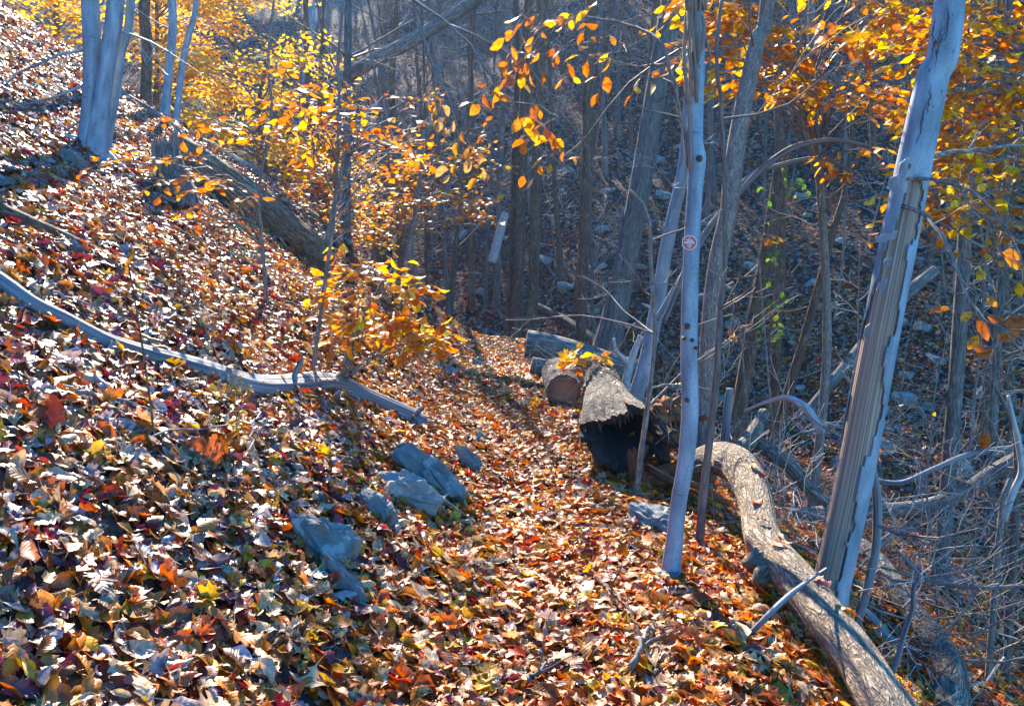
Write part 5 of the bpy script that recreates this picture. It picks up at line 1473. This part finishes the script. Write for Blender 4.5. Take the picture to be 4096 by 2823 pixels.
# ------------------------------------------------------------------ bare saplings and distant trees
def proto_tree(seed, h, r, mat, twig_mat, limbs, level=2, kids=4, limb_len=2.4, z0=.25, sides=8, dead=8):
    rs = np.random.default_rng(seed)
    P = [np.zeros(3)]; d = unit(np.array([rs.normal(0, .05), rs.normal(0, .05), 1]))
    for i in range(8):
        d = unit(d + rs.normal(0, .035, 3)); P.append(P[-1] + d * h / 8)
    P = np.array(P); P[0, 2] = -.3
    Q = smooth_path(P, 26); rr = r * np.linspace(1, .2, 26); rr[:2] *= [1.5, 1.12]
    mb = MB(); tube(mb, Q, rr, sides, bark_relief(26, sides, r, h, .05, seed, 4, .6, .05))
    bb = MB()
    for k in range(limbs):
        i = int(rs.uniform(z0, .98) * 25); a = rs.uniform(0, 6.28)
        grow(bb, Q[i], (math.cos(a), math.sin(a), rs.uniform(.2, 1.0)), limb_len * rs.uniform(.5, 1.2) * (1.2 - .6 * i / 25), max(.01, rr[i] * .4), level, rs, .25, .35, kids, .7, 4, minr=.004)
    for k in range(dead):
        i = int(rs.uniform(.08, .5) * 25); a = rs.uniform(0, 6.28)
        grow(bb, Q[i], (math.cos(a), math.sin(a), rs.uniform(-.2, .4)), rs.uniform(.6, 1.8), .009, 1, rs, .05, .45, 4, .7, 3, minr=.003)
    return mb.mesh('trunk', mat), bb.mesh('branches', twig_mat)
PR = [proto_tree(400 + i, rnd.uniform(11, 16), rnd.uniform(.06, .12), M[['bark_brown', 'bark_grey'][i % 2]], M[['bark_grey', 'dark_twig'][i % 2]], 15) for i in range(6)]
PS = [proto_tree(440 + i, rnd.uniform(3.5, 6.5), rnd.uniform(.022, .04), M['bark_thin'], M['pale_twig' if i % 2 else 'bark_thin'], 9, 2, 4, 1.2, .2, 6, 10) for i in range(5)]

def plant(name, meshes, P, rot, s, label, cat, group, tilt=(0, 0)):
    o = empty(name, tuple(P), label, cat, group); o.rotation_euler = (tilt[0], tilt[1], rot); o.scale = (s, s, s)
    for nm, me in zip(('trunk', 'branches'), meshes):
        c = bpy.data.objects.new(nm, me); COL.objects.link(c); c.parent = o
        if nm == 'branches': c['kind'] = 'stuff'
    return o

SPEC = [(334, 160, 12, 21, 'brown trunk behind the orange sapling, nearest the yellow crowns'), (346, 235, 13, 17, 'trunk rising straight through the dense orange sapling'), (372, 190, 11, 24, 'bare trunk beneath the leaning dead pole'), (384, 120, 12, 26, 'distant trunk crossed by the leaning dead pole at its middle'), (400, 200, 6, 24, "very thin trunk just right of the leaning dead pole's lower half"), (413, 225, 9, 20, 'straight trunk above the layered orange sapling, left of two others'), (443, 240, 8, 19, 'trunk above the layered orange sapling, middle of three'), (455, 250, 7, 19, 'trunk above the layered orange sapling, right of three'), (472, 250, 9, 22, 'trunk between the layered orange sapling and the white snag'), (497, 270, 9, 22, 'trunk directly behind the bare white snag'), (562, 300, 6, 22, 'thin trunk between the straight crest trunk and the reddish brown trunk'), (605, 270, 8, 26, 'trunk in the gap between the reddish brown trunk and the big leaning trunk'), (640, 250, 8, 28, 'distant trunk right of the big leaning furrowed trunk'), (655, 240, 7, 30, 'thin distant trunk glimpsed left of the marked tree'), (740, 200, 8, 30, 'thin distant trunk between marked tree and the vine-clad trunk'), (792, 150, 8, 30, 'distant trunk above the vine-clad broken top'), (812, 200, 9, 26, 'distant trunk under the orange beech, right of the vine leaves'), (848, 230, 9, 24, 'distant trunk under the orange beech, left of the leaning torn beech'), (872, 240, 9, 24, 'distant trunk half hidden by the leaning torn beech'), (900, 250, 9, 22, 'distant trunk just right of the upper leaning torn beech'), (985, 330, 12, 15, 'dark trunk right of the dark straight trunk, below the golden leaves'), (1003, 340, 14, 13, 'dark trunk second from the right edge'), (1018, 300, 12, 16, 'dark trunk nearest the right edge behind the hanging leaves'), (360, 210, 6, 20, 'thin trunk at the right side of the dense orange sapling'), (428, 245, 5, 18, 'very thin trunk at the left of the layered orange sapling'), (485, 262, 5, 22, 'very thin trunk left of the white snag'), (570, 312, 5, 20, 'very thin trunk left of the reddish brown trunk'), (596, 320, 5, 18, 'very thin trunk right of the reddish brown trunk'), (690, 270, 7, 22, 'thin trunk seen between marked tree and brownish grey trunk'), (715, 260, 7, 24, 'thin trunk seen right of the brownish grey curved trunk'), (930, 280, 8, 20, 'thin trunk seen left of the dark straight trunk at far right')]
rs = np.random.default_rng(500)
for k, (px, py, w, D, lab) in enumerate(SPEC):
    b = at(px, py, D); b[2] = gz(b[0], b[1])
    m = PR[k % 6]
    s = rs.uniform(.85, 1.15)
    o = plant('bare_tree', m, b, rs.uniform(0, 6.28), s, lab, 'tree', 'slim bare trunks beyond the trail', (rs.normal(0, .04), rs.normal(0, .06)))
    want = w * D / FPX / 2
    q = max(.3, want * .85 / .095); o.scale = (q, q, s)
n = 0
while n < 85:
    Y = rs.uniform(22, 62); X = rs.uniform(-.55, .66) * Y
    if X < -3 and Y < 46: continue
    s = rs.uniform(.6, 1.15)
    plant('bare_tree', PR[rs.integers(6)], (X, Y, gz(X, Y)), rs.uniform(0, 6.28), s, 'distant bare trunk in the bluish wood on the far hillside', 'tree', 'distant bare trees on the far hillside', (rs.normal(0, .05), rs.normal(0, .06)))
    n += 1
n = 0
while n < 26:
    px, py = rs.uniform(470, 1040), rs.uniform(230, 560)
    h = hit(px, py)
    if h[1] < 6.5 or h[1] > 26 or h[0] - tc(h[1]) < 1.6: continue
    plant('bare_sapling', PS[rs.integers(5)], h, rs.uniform(0, 6.28), rs.uniform(.5, 1.05), 'thin bare sapling with fine twigs growing in the ravine', 'sapling', 'bare saplings in the ravine', (rs.normal(0, .12), rs.normal(0, .15)))
    n += 1
for k in range(12):
    px, py = rs.uniform(395, 520), rs.uniform(120, 300)
    h = hit(px, py)
    if h[1] < 7 or h[1] > 40: continue
    plant('bare_sapling', PS[rs.integers(5)], h, rs.uniform(0, 6.28), rs.uniform(.5, .9), 'thin bare sapling with fine twigs on the slope left of the trail crest', 'sapling', 'bare saplings left of the crest', (rs.normal(0, .12), rs.normal(0, .12)))
# the wood beyond reads as one mass
cf = bpy.data.collections.new('far_tree_forms')
for i, (t, b) in enumerate(PR[:4]):
    mb = MB()
    for me, mi in ((t, 0), (b, 1)):
        V = np.empty(len(me.vertices) * 3); me.vertices.foreach_get('co', V)
        mb.add(V.reshape(-1, 3), [tuple(p.vertices) for p in me.polygons], None, mi)
    cf.objects.link(bpy.data.objects.new('far_tree_form', mb.mesh('far_tree', [t.materials[0], b.materials[0]])))
NF = 620
Y = np.sqrt(rs.uniform(34 ** 2, 92 ** 2, NF)); X = rs.uniform(-.75, .8, NF) * Y
k = ~((X < -4) & (Y < 52)); X, Y = X[k], Y[k]; NF = len(X)
fw = instancer('far_woods', cf, np.stack([X, Y, ground(X, Y)], 1), np.stack([rs.normal(0, .05, NF), rs.normal(0, .05, NF), rs.uniform(0, 6.28, NF)], 1), rs.uniform(.55, 1.0, NF))
props(fw, 'mass of bare bluish trunks and twigs covering the far hillside', 'woods')

# brush: fallen twigs tangled over the ravine side
def brush(name, label, count, region, seed, mats, lift, ln, dmin, dmax, r0=.006):
    rs = np.random.default_rng(seed); mb = MB(); n = 0; tries = 0
    while n < count and tries < count * 8:
        tries += 1
        x0, y0, x1, y1 = region[rs.integers(len(region))]
        h = hit(rs.uniform(x0, x1), rs.uniform(y0, y1))
        if h[1] < dmin or h[1] > dmax or h[0] < tc(h[1]) + .8: continue
        a = rs.uniform(0, 6.28); p = h + np.array([0, 0, rs.uniform(0, lift)])
        grow(mb, p, (math.cos(a), math.sin(a), rs.uniform(-.25, .55)), rs.uniform(*ln), r0 * rs.uniform(.6, 1.7), 2, rs, .02, .55, 4, .75, 4, mi=int(rs.integers(len(mats))), minr=.0022)
        n += 1
    o = mb.build(name, mats, None); o['kind'] = 'stuff'
    return props(o, label, 'brush')
brush('brush', 'tangle of pale and dark dead twigs covering the ravine side at lower right', 150, [(820, 430, 1024, 705), (690, 400, 860, 520)], 600, [M['pale_twig'], M['driftwood'], M['dark_twig'], M['bark_thin']], .5, (.6, 1.7), 4.2, 12)
brush('brush', 'heap of fine pale twigs behind the marked tree and pale log', 120, [(690, 345, 830, 430)], 601, [M['pale_twig'], M['bark_thin']], .35, (.6, 1.6), 6, 12, .005)
brush('brush', 'sparse dead twigs lying over the leafy floor of the ravine', 90, [(540, 250, 1024, 420)], 602, [M['dark_twig'], M['bark_thin'], M['pale_twig']], .3, (.8, 2.2), 9, 26, .008)

# twigs on the near slope, each lying loose
def loose_twig(px0, py0, px1, py1, w, mat, label, lift=.03, bow=.03, group=None, kids=2):
    rs = np.random.default_rng(int(px0 * 7 + py0))
    a, b = hit(px0, py0), hit(px1, py1)
    C = np.array([a * (1 - t) + b * t for t in np.linspace(0, 1, 14)])
    C[:, 2] = ground(C[:, 0], C[:, 1]) + lift; C = C + rs.normal(0, .008, C.shape)
    C[:, 2] += bow * np.sin(np.linspace(0, math.pi, 14))
    mb = MB(); tube(mb, C, np.linspace(w, w * .45, 14), 7)
    for k in range(kids): grow(mb, C[rs.integers(3, 12)], unit(b - a) + rs.normal(0, .6, 3), .22, w * .5, 1, rs, .0, .5, 2, .7, 4, minr=.0012)
    o = mb.build('twig', mat, None); return props(o, label, 'twig', group)
loose_twig(250, 470, 262, 425, .004, M['pale_twig'], 'thin pale forked twig curving over the litter below the grey limb', .08, .05)
loose_twig(128, 458, 255, 432, .005, M['driftwood'], 'slender pale twig lying across the litter beside the dead stalk', .05, .02)
loose_twig(60, 395, 175, 425, .011, M['driftwood'], 'stout grey stick in the litter under the grey limb', .03, 0)
loose_twig(218, 232, 262, 254, .012, M['driftwood'], 'grey stick on the slope beyond the green fern', .03, 0)
loose_twig(330, 410, 352, 440, .009, M['driftwood'], 'short grey stick below the end of the grey limb', .03, 0)
loose_twig(394, 291, 440, 318, .018, M['driftwood'], 'dark stick lying behind the yellow sapling', .05, 0)
loose_twig(595, 585, 640, 640, .012, M['bark_brown'], 'bent brown stick on the open trail', .04, .02)
loose_twig(632, 682, 652, 640, .014, M['dark_twig'], 'dark curved stick near the bottom of the trail', .05, .03)
loose_twig(530, 690, 560, 668, .008, M['dark_twig'], 'thin dark stick at the bottom edge', .04, .02)
for k in range(26):
    r2 = np.random.default_rng(700 + k)
    px, py = r2.uniform(0, 330), r2.uniform(60, 330)
    loose_twig(px, py, px + r2.uniform(15, 60), py + r2.uniform(-5, 40), r2.uniform(.005, .011), M[['driftwood', 'dark_twig', 'pale_twig'][k % 3]], 'loose dead stick lying in the leaves of the upper left slope', .03, .03, 'sticks on the left slope')

# ------------------------------------------------------------------ small plants
def stalk():
    rs = np.random.default_rng(800)
    b = hit(156, 446); D = b[1]
    P = [b + np.array([0, 0, -.02]), at(150, 400, D), at(143, 350, D - .02), at(135, 300, D), at(128, 262, D)]
    o = empty('dead_stalk', tuple(b), 'thin reddish dead stalk standing up across the grey limb', 'plant')
    mb = MB(); tube(mb, smooth_path(P, 30), np.linspace(.0055, .003, 30), 7); mb.build('stem', M['bark_brown'], o)
    lv = []
    for px, py, a in ((129, 262, .8), (133, 255, 1.2), (126, 270, -2), (152, 398, 0)):
        c = at(px, py, D); lv.append((c, unit([math.cos(a), 0, math.sin(a)]), unit([.2, -.8, .3]), .05))
    hang_leaves(o, lv, 'dead_leaf', 4)
stalk()

def weed(px, py, topy, label, form, n_low, seed, seeds=True):
    rs = np.random.default_rng(seed)
    b = hit(px, py); D = b[1]
    o = empty('weed', tuple(b), label, 'plant')
    mb = MB(); lv = []
    for k in range(3):
        tx = px + rs.uniform(-12, 14); P = smooth_path([b, at((px + tx) / 2 + 2, (py + topy) / 2, D), at(tx, topy + rs.uniform(0, 12), D)], 16)
        tube(mb, P, np.linspace(.003, .0012, 16), 5)
        for q in range(n_low):
            i = rs.integers(2, 11); a = rs.uniform(0, 6.28)
            d = unit([math.cos(a), math.sin(a) * .6, rs.uniform(-.5, .3)]); lv.append((P[i] + d * .03, d, unit([rs.normal(0, .4), -.5, .8]), rs.uniform(.035, .07)))
        if seeds:
            for q in range(10):
                e = P[-1] + rs.normal(0, .03, 3); tube(mb, [P[-3], (P[-2] + e) / 2, e], [.001] * 3, 3, cap=False)
    mb.build('stem', M['straw'], o)
    hang_leaves(o, lv, form, 20)
    if seeds:
        sb = MB()
        for q in range(70):
            c = P[-1] + rs.normal(0, 1, 3) * np.array([.05, .04, .04])
            tube(sb, [c, c + np.array([.004, 0, .005]), c + np.array([.006, 0, .012])], [.002, .0055, .002], 4)
        sb.build('seed_heads', M['straw'], o)['kind'] = 'stuff'
weed(238, 450, 382, 'dry weed with straw seed heads and yellow lower leaves below the grey limb', 'beech_yellow', 4, 810)
weed(246, 245, 205, 'small straw-coloured dry weed above the yellow sapling', 'beech_gold', 2, 811)
weed(1003, 540, 505, 'small green and yellow leafed sprout at the lower right stem', 'green_leaf', 4, 812, False)

def tuft(px, py, label, seed, n=44, ln=.14, mat='grass'):
    rs = np.random.default_rng(seed); b = hit(px, py); mb = MB()
    for k in range(n):
        a = rs.uniform(0, 6.28); o_ = unit([math.cos(a), math.sin(a), rs.uniform(.5, 1.6)]); l = ln * rs.uniform(.5, 1.2)
        p = b + np.array([rs.normal(0, .018), rs.normal(0, .018), 0]); P = [p]
        d = o_
        for i in range(4):
            d = unit(d + np.array([0, 0, -.22])); P.append(P[-1] + d * l / 4)
        P = np.array(P); s = unit(np.cross(o_, [0, 0, 1])) * .0022
        V = []
        for i, q in enumerate(P): V += [q - s * (1 - i / 4.3), q + s * (1 - i / 4.3)]
        mb.add(V, [(2 * i, 2 * i + 1, 2 * i + 3, 2 * i + 2) for i in range(4)])
    o = mb.build('grass_tuft', M[mat], None); props(o, label, 'grass tuft'); o['kind'] = 'thing'
    KEEP.append((b + np.array([0, 0, .03]), .05))
tuft(303, 396, 'green grass tuft just under the bend of the grey limb', 820)
tuft(416, 441, 'yellowish grass tuft beside the trail below the end of the grey limb', 821, 30, .10)
tuft(362, 492, 'mossy grass tuft above the pointed bluish slab', 822, 40, .09)
tuft(330, 528, 'short dark grass tuft behind the blunt blue-grey rock', 823, 40, .09)
tuft(617, 362 + 130, 'thin dry grass at the right edge of the trail', 824, 18, .09)

def fern(px, py, ang, label, seed, ln=.3):
    rs = np.random.default_rng(seed); b = hit(px, py) + np.array([0, 0, .04]); mb = MB()
    d = unit([math.cos(ang), .15, math.sin(ang) * .6 + .15]); P = [b]
    for i in range(12):
        d = unit(d + np.array([0, 0, -.05])); P.append(P[-1] + d * ln / 12)
    P = np.array(P); tube(mb, P, np.linspace(.002, .0008, 13), 4)
    lat = unit(np.cross(d, [0, -.6, .8]))
    for i in range(1, 13):
        w = ln * .24 * math.sin(math.pi * (i / 13) ** .8)
        for sg in (-1, 1):
            t = P[i] + lat * sg * w + d * w * .25; c = (P[i] + t) / 2
            mb.add([P[i], c + d * .007, t, c - d * .007], [(0, 1, 2, 3)])
    o = mb.build('fern', M['fern'], None); props(o, label, 'fern')
fern(222, 238, .6, 'small blue-green fern frond rising on the slope below the brown log', 830)
fern(228, 256, .05, 'green fern frond lying flat among the leaves below the upright frond', 831, .34)
fern(762, 318, .4, 'low green fern at the foot of the vine-clad trunk', 833, .4)

# single leaves that stand out
def feature_leaf(px, py, wpx, kind, mat, label, yaw, up, seed, face=.5, parent=None):
    h = hit(px, py); s = wpx * h[1] / FPX
    o = bpy.data.objects.new('fallen_leaf', leaf_mesh(kind, seed, mat, curl=.4, arch=.5, twist=.3)); COL.objects.link(o)
    Yv = np.array([[math.sin(yaw), -.15, math.cos(yaw)]]); Zv = np.array([[0, -face, 1 - face * .6]])
    o.location = h + np.array([0, -.02, up * s]); o.rotation_euler = eulers(Yv, Zv)[0]; o.scale = (s, s, s)
    props(o, label, 'leaf')
feature_leaf(57, 432, 48, 'red_oak', M['oak_purple'], 'large purplish red oak leaf standing upright at left below the grey limb', .25, .42, 840, .9)
feature_leaf(205, 462, 44, 'maple', M['leaf_amber'], 'glowing amber leaf pair folded upright left of centre', -.9, .3, 841, .7)
feature_leaf(222, 458, 36, 'red_oak', M['leaf_amber'], 'amber oak leaf leaning beside the folded amber leaf', .8, .3, 842, .7)
feature_leaf(155, 514, 20, 'maple', M['leaf_amber'], 'small golden star-shaped leaf lying on the lower left litter', .4, .1, 843, .3)
feature_leaf(327, 552, 15, 'beech', M['green_leaf'], 'round lime green leaf resting on the blunt blue-grey rock', 1.2, .7, 844, .8)
feature_leaf(160, 620, 34, 'beech', M['beech_gold'].copy(), 'pale yellow leaf curled in the lower left litter', 1.0, .12, 845, .5)
feature_leaf(615, 560, 40, 'white_oak', M['litter_trail'], 'large pale oak leaf lying on the right half of the trail', .7, .08, 846, .4)
feature_leaf(686, 655, 26, 'maple', M['green_leaf'], 'small green leaf lying among brown ones near the bottom right', -.5, .12, 847, .5)

def caught(ob_name, i0, i1, count, label, group, seed, rad):
    r2 = np.random.default_rng(seed)
    for k in range(count):
        q, w = KEEP_LOG[ob_name]
        i = int(r2.uniform(i0, i1) * (len(q) - 1)); a = r2.normal(0, .5)
        nrm = np.array([math.sin(a) * .6, -math.sin(abs(a)) * .5, math.cos(a)])
        p = q[i] + nrm * (w[i] * rad + .008); b = r2.uniform(0, 6.28)
        o = bpy.data.objects.new('fallen_leaf', P_TRAIL[1][r2.integers(len(P_TRAIL[1]))]); COL.objects.link(o)
        sz = r2.uniform(.06, .11)
        o.location = p; o.rotation_euler = eulers(np.array([[math.cos(b), math.sin(b), 0]]), np.array([nrm]) + r2.normal(0, .2, (1, 3)))[0]; o.scale = (sz,) * 3
        props(o, label, 'leaf', group)
caught('pale', .15, .8, 12, 'dry leaf caught on the bark of the big pale bent log', 'leaves on the pale log', 901, 1.06)
caught('hollow', .25, .95, 9, 'dry leaf lying on top of the hollow log', 'leaves on the hollow log', 902, 1.12)
caught('limb', .15, .9, 7, 'dry leaf resting against the long grey weathered limb', 'leaves on the grey limb', 903, 1.05)

litter()

# ------------------------------------------------------------------ haze
hb = MB()
x0, x1, y0, y1, z0, z1 = -70, 72, -8, 100, -9, 75
V = [(x, y, z) for x in (x0, x1) for y in (y0, y1) for z in (z0, z1)]
hb.add(V, [(0, 1, 3, 2), (4, 6, 7, 5), (0, 4, 5, 1), (2, 3, 7, 6), (0, 2, 6, 4), (1, 5, 7, 3)], None, 0, False)
hm = bpy.data.materials.new('haze'); hm.use_nodes = True
hn = hm.node_tree; hn.nodes.remove(hn.nodes['Principled BSDF'])
pv = hn.nodes.new('ShaderNodeVolumePrincipled'); pv.inputs['Color'].default_value = (.38, .58, 1.0, 1); pv.inputs['Density'].default_value = .0006; pv.inputs['Anisotropy'].default_value = .55
hn.links.new(pv.outputs[0], hn.nodes['Material Output'].inputs['Volume'])
HAZE = True
if HAZE:
    ho = hb.build('haze', hm); ho['kind'] = 'stuff'; ho['label'] = 'thin bluish air over the ravine and far wood'
